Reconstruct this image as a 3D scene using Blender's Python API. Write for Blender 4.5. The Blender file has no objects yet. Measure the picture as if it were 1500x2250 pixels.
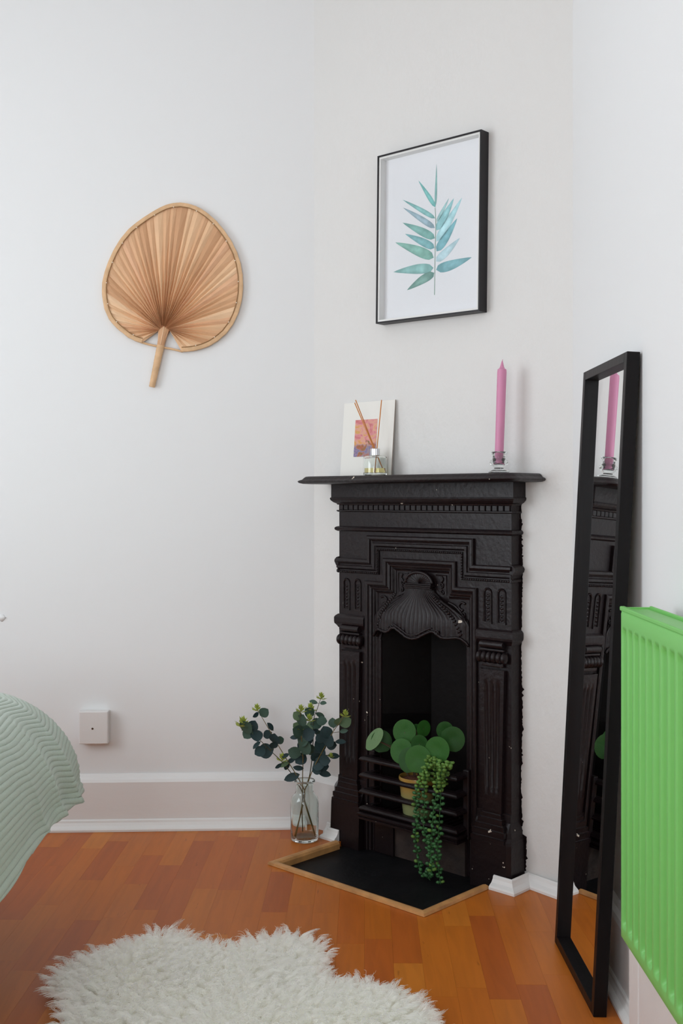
import bpy, bmesh, math, random
import numpy as np
from mathutils import Vector, Matrix
random.seed(7); np.random.seed(7)
PI = math.pi
scene = bpy.context.scene
COL = scene.collection

# ------------------------------------------------------------------ camera, world, light, exposure
FPX, HC, HOR = 2412.0, 1.05, 1095.0        # focal length in pixels, eye height, horizon row (1500 x 2250 frame)
cd = bpy.data.cameras.new('camera'); cam = bpy.data.objects.new('camera', cd); COL.objects.link(cam)
cam.location = (0, 0, HC); cam.rotation_euler = (PI/2, 0, 0)
cd.sensor_fit = 'AUTO'; cd.sensor_width = 36.0; cd.lens = FPX/2250*36.0
cd.shift_y = -(1125-HOR)/2250; cd.clip_start = 0.05
scene.camera = cam

world = bpy.data.worlds.new('world'); scene.world = world; world.use_nodes = True
bg = world.node_tree.nodes['Background']
bg.inputs['Color'].default_value = (0.80, 0.90, 1.0, 1); bg.inputs['Strength'].default_value = 1.2   # overcast sky outside

WX, WY0, WY1, WZ0, WZ1 = -2.45, 0.9, 2.5, 0.60, 2.40     # window opening in the side wall
ld = bpy.data.lights.new('daylight', 'AREA'); ld.shape = 'RECTANGLE'; ld.size = WZ1-WZ0; ld.size_y = WY1-WY0
ld.energy = 40.0; ld.color = (0.89, 0.95, 1.0)
lo = bpy.data.objects.new('daylight', ld); COL.objects.link(lo)
lo.location = (WX-0.16, (WY0+WY1)/2, (WZ0+WZ1)/2); lo.rotation_euler = (0, -PI/2, 0)

YB, RW0, RW1 = -1.5, -1.9, -0.5                       # rear wall behind the camera, with an added opening for fill light
l2 = bpy.data.lights.new('rear_fill', 'AREA'); l2.shape = 'RECTANGLE'; l2.size = RW1-RW0; l2.size_y = WZ1-WZ0  # unseen area lamp, added to brighten the back wall from the front
l2.energy = 39.0; l2.color = (0.92, 0.965, 1.0)
lo2 = bpy.data.objects.new('rear_fill', l2); COL.objects.link(lo2)
lo2.location = ((RW0+RW1)/2, YB-0.16, (WZ0+WZ1)/2); lo2.rotation_euler = (PI/2, 0, 0)
vs = scene.view_settings
vs.view_transform = 'Standard'; vs.look = 'None'; vs.gamma = 1.0; vs.use_curve_mapping = False
vs.exposure = 0.06
scene.cycles.max_bounces = 24; scene.cycles.diffuse_bounces = 6; scene.cycles.glossy_bounces = 20; scene.cycles.transmission_bounces = 24

# ------------------------------------------------------------------ measuring helpers (sight lines onto real planes)
CAM = np.array([0, 0, HC])
def onplane(px, py, P, n):
    r = np.array([(px-750)/FPX, 1.0, (HOR-py)/FPX])
    t = np.dot(np.array(P)-CAM, n)/np.dot(r, n)
    return CAM+t*r
def at_depth(px, py, y): return Vector(onplane(px, py, (0, y, 0), np.array([0, 1.0, 0])))
def at_floor(px, py, z=0.0): return Vector(onplane(px, py, (0, 0, z), np.array([0, 0, 1.0])))

A1 = math.radians(43.5)                         # fireplace
DU = np.array([math.cos(A1), -math.sin(A1), 0]); DN = np.array([-math.sin(A1), -math.cos(A1), 0])
FO = np.array([-0.0068, 3.4122, 0.0])           # left end of the iron front, on the floor
A2 = math.radians(42.5)                         # chimney breast across the corner
BU = np.array([math.cos(A2), -math.sin(A2), 0]); BN = np.array([-math.sin(A2), -math.cos(A2), 0])
LC = np.array([-0.0878, 3.5291, 0.0]); RC = np.array([0.6088, 2.8908, 0.0])
A3 = math.radians(2.5)                          # back wall
LU = np.array([math.cos(A3), math.sin(A3), 0]); LN = np.array([math.sin(A3), -math.cos(A3), 0])
def fire_uw(px, py, v=0.0):
    p = onplane(px, py, FO+DN*v, DN); return float(np.dot(p-FO, DU)), float(p[2])
def breast_uw(px, py, v=0.0):
    p = onplane(px, py, LC+BN*v, BN); return float(np.dot(p-LC, BU)), float(p[2])
def back_uw(px, py, v=0.0):
    p = onplane(px, py, LC+LN*v, LN); return float(np.dot(p-LC, LU)), float(p[2])
def fire_w(u, v, w=0.0): return FO+DU*u+DN*v+np.array([0, 0, w])
def breast_w(u, v, w=0.0): return LC+BU*u+BN*v+np.array([0, 0, w])
def back_w(u, v, w=0.0): return LC+LU*u+LN*v+np.array([0, 0, w])

# ------------------------------------------------------------------ material helpers
def srgb(r, g, b):
    f = lambda c: (c/255/12.92) if c/255 <= 0.04045 else ((c/255+0.055)/1.055)**2.4
    return (f(r), f(g), f(b), 1)
MATS = {}
def mat(name, col, rough=0.5, bump=0.0, bscale=40.0, var=0.0, vscale=6.0, metal=0.0, spec=0.5, stretch=(1, 1, 1), coat=0.0, detail=4.0, bdist=0.01):
    m = bpy.data.materials.new(name); m.use_nodes = True; nt = m.node_tree; b = nt.nodes['Principled BSDF']
    b.inputs['Base Color'].default_value = col; b.inputs['Roughness'].default_value = rough
    b.inputs['Metallic'].default_value = metal; b.inputs['Specular IOR Level'].default_value = spec
    if coat: b.inputs['Coat Weight'].default_value = coat; b.inputs['Coat Roughness'].default_value = 0.12
    if bump or var:
        tc = nt.nodes.new('ShaderNodeTexCoord'); mp = nt.nodes.new('ShaderNodeMapping')
        mp.inputs['Scale'].default_value = stretch; nt.links.new(tc.outputs['Object'], mp.inputs['Vector'])
    if bump:
        nz = nt.nodes.new('ShaderNodeTexNoise'); nz.inputs['Scale'].default_value = bscale; nz.inputs['Detail'].default_value = detail
        bp = nt.nodes.new('ShaderNodeBump'); bp.inputs['Strength'].default_value = bump; bp.inputs['Distance'].default_value = bdist
        nt.links.new(mp.outputs['Vector'], nz.inputs['Vector']); nt.links.new(nz.outputs['Fac'], bp.inputs['Height'])
        nt.links.new(bp.outputs['Normal'], b.inputs['Normal'])
    if var:
        n2 = nt.nodes.new('ShaderNodeTexNoise'); n2.inputs['Scale'].default_value = vscale; n2.inputs['Detail'].default_value = 5
        cr = nt.nodes.new('ShaderNodeValToRGB')
        lo_ = tuple(max(0, c*(1-var)) for c in col[:3])+(1,); hi_ = tuple(min(1, c*(1+var)) for c in col[:3])+(1,)
        cr.color_ramp.elements[0].color = lo_; cr.color_ramp.elements[1].color = hi_
        cr.color_ramp.elements[0].position = 0.3; cr.color_ramp.elements[1].position = 0.7
        nt.links.new(mp.outputs['Vector'], n2.inputs['Vector']); nt.links.new(n2.outputs['Fac'], cr.inputs['Fac'])
        nt.links.new(cr.outputs['Color'], b.inputs['Base Color'])
    MATS[name] = m; return m
def wood(name, col, dark=0.84, rough=0.40):
    """boards: fine streaks along object y, scattered darker flecks"""
    m = bpy.data.materials.new(name); m.use_nodes = True; nt = m.node_tree; b = nt.nodes['Principled BSDF']
    b.inputs['Roughness'].default_value = rough; b.inputs['Specular IOR Level'].default_value = 0.32
    tc = nt.nodes.new('ShaderNodeTexCoord'); mp = nt.nodes.new('ShaderNodeMapping'); mp.inputs['Scale'].default_value = (34, 3.0, 10)
    oi = nt.nodes.new('ShaderNodeObjectInfo'); vm = nt.nodes.new('ShaderNodeVectorMath'); vm.operation = 'SCALE'
    va = nt.nodes.new('ShaderNodeVectorMath'); va.operation = 'ADD'
    cx = nt.nodes.new('ShaderNodeCombineXYZ'); 
    for k in ('X', 'Y', 'Z'): nt.links.new(oi.outputs['Random'], cx.inputs[k])
    vm.inputs['Scale'].default_value = 40; nt.links.new(cx.outputs[0], vm.inputs[0])
    nt.links.new(tc.outputs['Object'], va.inputs[0]); nt.links.new(vm.outputs[0], va.inputs[1]); nt.links.new(va.outputs[0], mp.inputs['Vector'])
    n1 = nt.nodes.new('ShaderNodeTexNoise'); n1.inputs['Scale'].default_value = 1.6; n1.inputs['Detail'].default_value = 6; n1.inputs['Distortion'].default_value = 0.6
    nt.links.new(mp.outputs[0], n1.inputs['Vector'])
    cr = nt.nodes.new('ShaderNodeValToRGB')
    e = cr.color_ramp.elements
    e[0].position = 0.25; e[0].color = tuple(c*dark for c in col[:3])+(1,)
    e[1].position = 0.62; e[1].color = col
    nt.links.new(n1.outputs['Fac'], cr.inputs['Fac'])
    mp2 = nt.nodes.new('ShaderNodeMapping'); mp2.inputs['Scale'].default_value = (60, 9, 10); nt.links.new(va.outputs[0], mp2.inputs['Vector'])
    n2 = nt.nodes.new('ShaderNodeTexNoise'); n2.inputs['Scale'].default_value = 1.0; n2.inputs['Detail'].default_value = 3
    nt.links.new(mp2.outputs[0], n2.inputs['Vector'])
    c2 = nt.nodes.new('ShaderNodeValToRGB'); c2.color_ramp.elements[0].position = 0.70; c2.color_ramp.elements[1].position = 0.78
    c2.color_ramp.elements[0].color = (1, 1, 1, 1); c2.color_ramp.elements[1].color = (0.45, 0.38, 0.36, 1)
    nt.links.new(n2.outputs['Fac'], c2.inputs['Fac'])
    mx = nt.nodes.new('ShaderNodeMix'); mx.data_type = 'RGBA'; mx.blend_type = 'MULTIPLY'; mx.inputs['Factor'].default_value = 0.8
    nt.links.new(cr.outputs['Color'], mx.inputs['A']); nt.links.new(c2.outputs['Color'], mx.inputs['B'])
    nt.links.new(mx.outputs['Result'], b.inputs['Base Color'])
    MATS[name] = m; return m
def glass(name, col=(1, 1, 1, 1), rough=0.0, ior=1.45):
    m = bpy.data.materials.new(name); m.use_nodes = True; b = m.node_tree.nodes['Principled BSDF']
    b.inputs['Base Color'].default_value = col; b.inputs['Roughness'].default_value = rough
    b.inputs['Transmission Weight'].default_value = 1.0; b.inputs['IOR'].default_value = ior
    MATS[name] = m; return m
def thin_pane(name, tint=(1, 1, 1, 1)):
    m = bpy.data.materials.new(name); m.use_nodes = True; nt = m.node_tree
    nt.nodes.remove(nt.nodes['Principled BSDF'])
    t = nt.nodes.new('ShaderNodeBsdfTransparent'); t.inputs[0].default_value = tint
    g = nt.nodes.new('ShaderNodeBsdfGlossy'); g.inputs['Roughness'].default_value = 0.02
    f = nt.nodes.new('ShaderNodeFresnel'); f.inputs['IOR'].default_value = 1.25
    mx = nt.nodes.new('ShaderNodeMixShader')
    nt.links.new(f.outputs[0], mx.inputs[0]); nt.links.new(t.outputs[0], mx.inputs[1]); nt.links.new(g.outputs[0], mx.inputs[2])
    nt.links.new(mx.outputs[0], nt.nodes['Material Output'].inputs['Surface'])
    MATS[name] = m; return m
def leafy(name, col, trans=0.25, rough=0.5, var=0.25, vscale=30):
    m = mat(name, col, rough, var=var, vscale=vscale, bump=0.15, bscale=60, bdist=0.002, spec=0.3)
    nt = m.node_tree; b = nt.nodes['Principled BSDF']; out = nt.nodes['Material Output']
    t = nt.nodes.new('ShaderNodeBsdfTranslucent'); t.inputs[0].default_value = col
    mx = nt.nodes.new('ShaderNodeMixShader'); mx.inputs[0].default_value = trans
    nt.links.new(b.outputs[0], mx.inputs[1]); nt.links.new(t.outputs[0], mx.inputs[2]); nt.links.new(mx.outputs[0], out.inputs['Surface'])
    return m

mat('wall_paint', (0.80, 0.80, 0.80, 1), 0.62, bump=0.12, bscale=9, bdist=0.01, detail=8, spec=0.3)
mat('breast_paint', (0.72, 0.705, 0.685, 1), 0.58, bump=0.6, bscale=8, bdist=0.02, detail=9, spec=0.35, stretch=(1, 1, 0.55))
mat('gloss_white', (0.80, 0.785, 0.775, 1), 0.38, bump=0.35, bscale=14, bdist=0.006, detail=5, stretch=(0.3, 1, 1))
mat('quadrant_white', (0.80, 0.79, 0.775, 1), 0.35, bump=0.2, bscale=30, bdist=0.004)
mat('ceiling_paint', (0.82, 0.82, 0.82, 1), 0.8)
def iron_paint(name, col, rough):
    """old brown-black gloss paint over cast iron: brushy relief and a few cream chips"""
    m = mat(name, col, rough, bump=0.35, bscale=70, bdist=0.004, detail=6, spec=0.31)
    nt = m.node_tree; b = nt.nodes['Principled BSDF']; mp = [n for n in nt.nodes if n.type == 'MAPPING'][0]
    n1 = nt.nodes.new('ShaderNodeTexNoise'); n1.inputs['Scale'].default_value = 46; n1.inputs['Detail'].default_value = 2
    nt.links.new(mp.outputs[0], n1.inputs['Vector'])
    n2 = nt.nodes.new('ShaderNodeTexNoise'); n2.inputs['Scale'].default_value = 5.0; n2.inputs['Detail'].default_value = 1
    nt.links.new(mp.outputs[0], n2.inputs['Vector'])
    ad = nt.nodes.new('ShaderNodeMath'); ad.operation = 'MULTIPLY_ADD'; ad.inputs[1].default_value = 0.42
    nt.links.new(n2.outputs['Fac'], ad.inputs[0]); nt.links.new(n1.outputs['Fac'], ad.inputs[2])
    cr = nt.nodes.new('ShaderNodeValToRGB'); e = cr.color_ramp.elements
    e[0].position = 0.985; e[0].color = col; e[1].position = 0.995; e[1].color = (0.62, 0.55, 0.46, 1)
    nt.links.new(ad.outputs[0], cr.inputs['Fac']); nt.links.new(cr.outputs['Color'], b.inputs['Base Color'])
    return m
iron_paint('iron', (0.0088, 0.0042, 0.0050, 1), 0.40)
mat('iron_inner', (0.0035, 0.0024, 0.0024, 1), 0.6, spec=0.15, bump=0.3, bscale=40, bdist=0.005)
mat('ash_board', (0.034, 0.021, 0.017, 1), 0.75, bump=0.5, bscale=30, var=0.55, vscale=14)
mat('slate', (0.0060, 0.0058, 0.0068, 1), 0.5, spec=0.18, bump=0.5, bscale=16, bdist=0.006, var=0.35, vscale=9, detail=8)
mat('edging_wood', srgb(194, 142, 88), 0.45, var=0.25, vscale=25, stretch=(1, 1, 1))
for i, c in enumerate([(190, 104, 32), (194, 109, 34), (187, 99, 31), (182, 94, 33), (200, 118, 40), (190, 106, 38), (176, 90, 33)]):
    wood('plank_%d' % i, srgb(*c))
mat('subfloor', (0.05, 0.03, 0.02, 1), 0.9)
mat('black_frame', (0.010, 0.008, 0.010, 1), 0.45, spec=0.35)
mat('mirror_frame', (0.0045, 0.0032, 0.0036, 1), 0.42, spec=0.2, bump=0.05, bscale=60, stretch=(1, 1, 0.1))
mat('white_liner', (0.78, 0.77, 0.75, 1), 0.7)
mat('art_paper', (0.82, 0.82, 0.84, 1), 0.7)
mat('silver_glass', (0.92, 0.93, 0.93, 1), 0.0, metal=1.0)
thin_pane('picture_pane')
glass('clear_glass', (0.97, 1, 0.985, 1)); glass('bottle_glass', (0.90, 0.965, 0.945, 1))
glass('yellow_oil', (0.95, 0.80, 0.34, 1), ior=1.36)
mat('chrome_cap', (0.72, 0.73, 0.75, 1), 0.28, metal=1.0)
mat('reed', srgb(205, 130, 62), 0.6)
mat('card', (0.80, 0.78, 0.73, 1), 0.65); mat('card_edge', (0.35, 0.29, 0.25, 1), 0.8)
m = mat('pink_wax', srgb(208, 136, 170), 0.42); m.node_tree.nodes['Principled BSDF'].inputs['Subsurface Weight'].default_value = 0.25
m.node_tree.nodes['Principled BSDF'].inputs['Subsurface Radius'].default_value = (0.01, 0.004, 0.006)
mat('radiator_green', srgb(122, 196, 104), 0.42, spec=0.5)
mat('radiator_inside', srgb(70, 130, 62), 0.6)
mat('box_white', (0.76, 0.735, 0.72, 1), 0.45, bump=0.1, bscale=30)
mat('screw_dark', (0.10, 0.06, 0.04, 1), 0.5, metal=0.6)
for i, c in enumerate([(226, 184, 144), (216, 170, 130), (234, 196, 158), (202, 154, 114), (222, 174, 136)]):
    mat('straw_%d' % i, srgb(*c), 0.6, bump=0.25, bscale=220, bdist=0.001, var=0.05, vscale=18)
mat('straw_rim', srgb(216, 176, 134), 0.6, bump=0.3, bscale=120, bdist=0.002, var=0.12, vscale=40)
mat('straw_cord', srgb(150, 112, 70), 0.7); mat('straw_stitch', srgb(244, 232, 214), 0.6)
mat('throw_mint', srgb(182, 194, 182), 0.85, bump=0.4, bscale=260, bdist=0.002, spec=0.2)
m = MATS['throw_mint'].node_tree.nodes['Principled BSDF']; m.inputs['Sheen Weight'].default_value = 0.35; m.inputs['Sheen Roughness'].default_value = 0.5
mat('mattress', (0.7, 0.68, 0.64, 1), 0.9); mat('bed_wood', (0.09, 0.045, 0.02, 1), 0.5)
mat('hide', (0.88, 0.85, 0.76, 1), 0.9, bump=0.6, bscale=50)
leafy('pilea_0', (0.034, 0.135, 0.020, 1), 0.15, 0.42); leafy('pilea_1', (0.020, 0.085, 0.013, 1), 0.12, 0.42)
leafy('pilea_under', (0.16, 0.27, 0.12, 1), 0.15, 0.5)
leafy('succulent', (0.044, 0.145, 0.046, 1), 0.12, 0.42); leafy('succulent_tip', (0.13, 0.26, 0.05, 1), 0.15, 0.42)
mat('petiole', (0.10, 0.055, 0.03, 1), 0.6); mat('soil', (0.16, 0.055, 0.025, 1), 0.9, bump=0.8, bscale=120)
def pot_glaze():
    m = mat('pot_glaze', srgb(196, 190, 120), 0.25); nt = m.node_tree; b = nt.nodes['Principled BSDF']
    tc = nt.nodes.new('ShaderNodeTexCoord'); sx = nt.nodes.new('ShaderNodeSeparateXYZ'); nt.links.new(tc.outputs['Object'], sx.inputs[0])
    cr = nt.nodes.new('ShaderNodeValToRGB'); e = cr.color_ramp.elements
    e[0].position = 0.045; e[0].color = srgb(146, 156, 108); e[1].position = 0.10; e[1].color = srgb(166, 130, 62)
    nt.links.new(sx.outputs['Z'], cr.inputs['Fac']); nt.links.new(cr.outputs[0], b.inputs['Base Color'])
pot_glaze()
leafy('euca_dark', (0.024, 0.050, 0.054, 1), 0.10, 0.6); leafy('euca_mid', (0.052, 0.098, 0.072, 1), 0.12, 0.6)
leafy('euca_light', (0.115, 0.180, 0.095, 1), 0.18, 0.6); leafy('euca_bud', (0.42, 0.50, 0.10, 1), 0.3, 0.6)
mat('euca_stem', (0.070, 0.065, 0.030, 1), 0.6); mat('euca_stem_brown', (0.16, 0.11, 0.03, 1), 0.6)

# ------------------------------------------------------------------ mesh helpers
def link(name, me, m=None, parent=None):
    o = bpy.data.objects.new(name, me); COL.objects.link(o)
    if m is not None and me is not None:
        for mm in (m if isinstance(m, (list, tuple)) else [m]): me.materials.append(MATS[mm] if isinstance(mm, str) else mm)
    if parent is not None: o.parent = parent
    return o
def obj(name, bm, m=None, parent=None, smooth=False, angle=None):
    bmesh.ops.recalc_face_normals(bm, faces=bm.faces[:])
    me = bpy.data.meshes.new(name); 
    if smooth:
        for f in bm.faces: f.smooth = True
        if angle is not None:
            for e in bm.edges:
                if len(e.link_faces) == 2 and e.calc_face_angle(0) > math.radians(angle): e.smooth = False
    bm.to_mesh(me); bm.free(); return link(name, me, m, parent)
def tag(o, label=None, cat=None, group=None, kind=None):
    if label: o['label'] = label
    if cat: o['category'] = cat
    if group: o['group'] = group
    if kind: o['kind'] = kind
    return o
def thing(name, label, cat, loc=(0, 0, 0), rotz=0.0, group=None):
    o = bpy.data.objects.new(name, None); COL.objects.link(o); o.location = loc; o.rotation_euler = (0, 0, rotz)
    o.empty_display_size = 0.1
    return tag(o, label, cat, group)
def box(bm, x0, x1, y0, y1, z0, z1):
    v = [bm.verts.new(p) for p in ((x0, y0, z0), (x1, y0, z0), (x1, y1, z0), (x0, y1, z0), (x0, y0, z1), (x1, y0, z1), (x1, y1, z1), (x0, y1, z1))]
    for f in ((0, 1, 2, 3), (4, 5, 6, 7), (0, 1, 5, 4), (1, 2, 6, 5), (2, 3, 7, 6), (3, 0, 4, 7)): bm.faces.new([v[i] for i in f])
    return v
def prism(bm, poly, mp, h0, h1):
    a = [bm.verts.new(mp(p, h0)) for p in poly]; b = [bm.verts.new(mp(p, h1)) for p in poly]; n = len(poly)
    bm.faces.new(a); bm.faces.new(b)
    for i in range(n): bm.faces.new((a[i], a[(i+1) % n], b[(i+1) % n], b[i]))
def sweep(bm, path, prof, mp, closed=False, cap=True, prof_closed=True):
    """sweep profile (offset to the left of the path, height) along a flat path with mitred corners"""
    n = len(path); P = [Vector((p[0], p[1])) for p in path]; rings = []
    for i in range(n):
        if closed: d0 = (P[i]-P[i-1]).normalized(); d1 = (P[(i+1) % n]-P[i]).normalized()
        else:
            d0 = (P[i]-P[i-1]).normalized() if i > 0 else (P[1]-P[0]).normalized()
            d1 = (P[i+1]-P[i]).normalized() if i < n-1 else d0
        n0 = Vector((-d0.y, d0.x)); n1 = Vector((-d1.y, d1.x)); mt = (n0+n1)
        mt = mt.normalized() if mt.length > 1e-6 else n0
        k = 1/max(0.3, mt.dot(n0))
        rings.append([bm.verts.new(mp((P[i].x+mt.x*k*o, P[i].y+mt.y*k*o), h)) for o, h in prof])
    m_ = len(prof); rng = range(n if closed else n-1)
    for i in rng:
        a, b = rings[i], rings[(i+1) % n]
        for j in range(m_ if prof_closed else m_-1):
            bm.faces.new((a[j], a[(j+1) % m_], b[(j+1) % m_], b[j]))
    if cap and not closed and prof_closed: bm.faces.new(rings[0]); bm.faces.new(rings[-1])
def smooth_path(pts, sub=5):
    pts = [Vector(p) for p in pts]; out = []
    for i in range(len(pts)-1):
        p0, p1, p2, p3 = pts[max(0, i-1)], pts[i], pts[i+1], pts[min(len(pts)-1, i+2)]
        for k in range(sub):
            t = k/sub
            out.append(0.5*((2*p1)+(p2-p0)*t+(2*p0-5*p1+4*p2-p3)*t*t+(3*p1-p0-3*p2+p3)*t**3))
    out.append(pts[-1]); return out
def tube(bm, pts, r, n=7, cap=True):
    pts = [Vector(p) for p in pts]; rings = []; up = Vector((0.13, 0.21, 0.97)).normalized()
    for i, p in enumerate(pts):
        d = (pts[min(i+1, len(pts)-1)]-pts[max(i-1, 0)]).normalized()
        s = d.cross(up); s = s.normalized() if s.length > 1e-4 else Vector((1, 0, 0)); t = s.cross(d).normalized()
        rr = r[i] if isinstance(r, (list, tuple)) else r
        rings.append([bm.verts.new(p+s*math.cos(a)*rr+t*math.sin(a)*rr) for a in [2*PI*k/n for k in range(n)]])
    for a, b in zip(rings[:-1], rings[1:]):
        for k in range(n): bm.faces.new((a[k], a[(k+1) % n], b[(k+1) % n], b[k]))
    if cap: bm.faces.new(rings[0]); bm.faces.new(rings[-1])
def lathe(bm, prof, n=32, c=(0, 0, 0), close_top=False, close_bot=False):
    rings = []
    for r, z in prof:
        if r < 1e-6: rings.append([bm.verts.new((c[0], c[1], c[2]+z))])
        else: rings.append([bm.verts.new((c[0]+r*math.cos(2*PI*k/n), c[1]+r*math.sin(2*PI*k/n), c[2]+z)) for k in range(n)])
    for a, b in zip(rings[:-1], rings[1:]):
        for k in range(n):
            if len(a) == 1 and len(b) == 1: continue
            if len(a) == 1: bm.faces.new((a[0], b[k], b[(k+1) % n]))
            elif len(b) == 1: bm.faces.new((a[k], a[(k+1) % n], b[0]))
            else: bm.faces.new((a[k], a[(k+1) % n], b[(k+1) % n], b[k]))
    if close_bot and len(rings[0]) > 1: bm.faces.new(rings[0])
    if close_top and len(rings[-1]) > 1: bm.faces.new(rings[-1])
def bevel(o, w=0.002, seg=2):
    md = o.modifiers.new('bevel', 'BEVEL'); md.width = w; md.segments = seg; md.limit_method = 'ANGLE'; md.angle_limit = math.radians(40); return o
def grid_mesh(name, V, m, parent=None, closed_u=False):
    """V: (nu, nv, 3) array -> smooth surface"""
    nu, nv = V.shape[:2]; idx = np.arange(nu*nv).reshape(nu, nv); fs = []
    for i in range(nu if closed_u else nu-1):
        a = idx[i]; b = idx[(i+1) % nu]
        fs += [(a[j], a[j+1], b[j+1], b[j]) for j in range(nv-1)]
    me = bpy.data.meshes.new(name); me.from_pydata([tuple(p) for p in V.reshape(-1, 3)], [], [tuple(int(q) for q in f) for f in fs])
    me.polygons.foreach_set('use_smooth', [True]*len(me.polygons)); me.update()
    return link(name, me, m, parent)
def clip(poly, nx, ny, d):
    """keep the side nx*x + ny*y <= d"""
    out = []
    for i in range(len(poly)):
        p, q = poly[i], poly[(i+1) % len(poly)]; a = nx*p[0]+ny*p[1]-d; b = nx*q[0]+ny*q[1]-d
        if a <= 0: out.append(p)
        if a*b < 0: t = a/(a-b); out.append((p[0]+(q[0]-p[0])*t, p[1]+(q[1]-p[1])*t))
    return out
def area(poly): return abs(sum(poly[i][0]*poly[(i+1) % len(poly)][1]-poly[(i+1) % len(poly)][0]*poly[i][1] for i in range(len(poly))))/2
def struct(o): o['kind'] = 'structure'; return o
XY = lambda p, h: (p[0], p[1], h)

# ------------------------------------------------------------------ the room
CEIL = 2.75; RX = float(RC[0])
def wall_box(name, a, b, nrm, z0, z1, m, th=0.12):
    bm = bmesh.new(); a = np.array(a[:2]); b = np.array(b[:2]); n2 = np.array(nrm[:2])
    poly = [tuple(a), tuple(b), tuple(b-n2*th), tuple(a-n2*th)]
    prism(bm, poly, XY, z0, z1); return struct(obj(name, bm, m))
Lfar = back_w(-2.42, 0)
wall_box('wall_back', Lfar, LC, LN, -0.05, CEIL, 'wall_paint')
wall_box('wall_right', (RX, YB, 0), (RX, RC[1], 0), (-1, 0, 0), -0.05, CEIL, 'wall_paint')
bm = bmesh.new()
for x0, x1, z0, z1 in ((WX-0.12, RW0, -0.05, CEIL), (RW1, RX+0.12, -0.05, CEIL), (RW0, RW1, -0.05, WZ0), (RW0, RW1, WZ1, CEIL)): box(bm, x0, x1, YB-0.12, YB, z0, z1)
struct(obj('wall_rear', bm, 'wall_paint'))
# chimney breast with the fire opening left in it
bm = bmesh.new()
fu0 = float(np.dot(FO-LC, BU)); L_ = float(np.dot(RC-LC, BU))
def bpoly(u0, u1, th=0.10): return [tuple(breast_w(u0, 0)[:2]), tuple(breast_w(u1, 0)[:2]), tuple(breast_w(u1, -th)[:2]), tuple(breast_w(u0, -th)[:2])]
prism(bm, bpoly(0.0, fu0+0.13), XY, -0.05, 0.70); prism(bm, bpoly(fu0+0.52, L_), XY, -0.05, 0.70); prism(bm, bpoly(0, L_), XY, 0.70, CEIL)
struct(obj('wall_breast', bm, 'breast_paint'))
# side wall with the window that lights the room
bm = bmesh.new(); yb1 = float(Lfar[1])+0.1
for y0, y1, z0, z1 in ((YB-0.1, WY0, -0.05, CEIL), (WY1, yb1, -0.05, CEIL), (WY0, WY1, -0.05, WZ0), (WY0, WY1, WZ1, CEIL)):
    box(bm, WX-0.12, WX, y0, y1, z0, z1)
struct(obj('wall_window', bm, 'wall_paint'))
bm = bmesh.new(); box(bm, WX-0.15, RX+0.15, YB-0.15, 3.8, CEIL, CEIL+0.1); struct(obj('ceiling', bm, 'ceiling_paint'))
bm = bmesh.new(); ymid = (WY0+WY1)/2
for y0, y1, z0, z1 in ((WY0, WY0+.06, WZ0, WZ1), (WY1-.06, WY1, WZ0, WZ1), (WY0+.06, WY1-.06, WZ0, WZ0+.06), (WY0+.06, WY1-.06, WZ1-.06, WZ1), (ymid-.02, ymid+.02, WZ0+.06, WZ1-.06), (WY0+.06, WY1-.06, (WZ0+WZ1)/2-.02, (WZ0+WZ1)/2+.02)):
    box(bm, WX-0.09, WX-0.04, y0, y1, z0, z1)
struct(obj('window_1', bm, 'gloss_white'))
bm = bmesh.new(); xm = (RW0+RW1)/2
for x0, x1, z0, z1 in ((RW0, RW0+.06, WZ0, WZ1), (RW1-.06, RW1, WZ0, WZ1), (RW0+.06, RW1-.06, WZ0, WZ0+.06), (RW0+.06, RW1-.06, WZ1-.06, WZ1), (xm-.02, xm+.02, WZ0+.06, WZ1-.06), (RW0+.06, RW1-.06, (WZ0+WZ1)/2-.02, (WZ0+WZ1)/2+.02)):
    box(bm, x0, x1, YB-0.09, YB-0.04, z0, z1)
struct(obj('fill_window', bm, 'gloss_white'))  # unseen window frame, added around the rear fill opening

# floor: sub floor, then strip-laminate blocks, cut round the hearth
H_U0, H_U1, H_V1 = 0.040, 0.605, 0.328
bm = bmesh.new(); box(bm, WX-0.1, RX+0.1, YB-0.1, 3.75, -0.06, -0.022)
fl = struct(obj('floor', bm, 'subfloor'))
PA = math.radians(-1.2); pc, ps = math.cos(PA), math.sin(PA)
def inside_room(poly):
    for n_, p_, off in ((LN, LC, 0.004), (BN, LC, 0.004), (np.array([-1, 0, 0]), RC, 0.004)):
        poly = clip(poly, -n_[0], -n_[1], -float(n_[0]*p_[0]+n_[1]*p_[1])-off)
        if len(poly) < 3: return []
    return poly
def minus_hearth(poly):
    hs = []
    for n_, d in ((DU, H_U1), (-DU, -H_U0), (DN, H_V1)):
        hs.append((float(n_[0]), float(n_[1]), d+float(n_[0]*FO[0]+n_[1]*FO[1])))
    out = []; cur = poly
    for nx, ny, d in hs:
        o_ = clip(cur, -nx, -ny, -d)
        if len(o_) >= 3 and area(o_) > 1e-5: out.append(o_)
        cur = clip(cur, nx, ny, d)
        if len(cur) < 3: break
    return out
SW, GAP = 0.0655, 0.00012
rest = bmesh.new(); rest_idx = []; nplank = 0
rp = random.Random(11)
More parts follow.
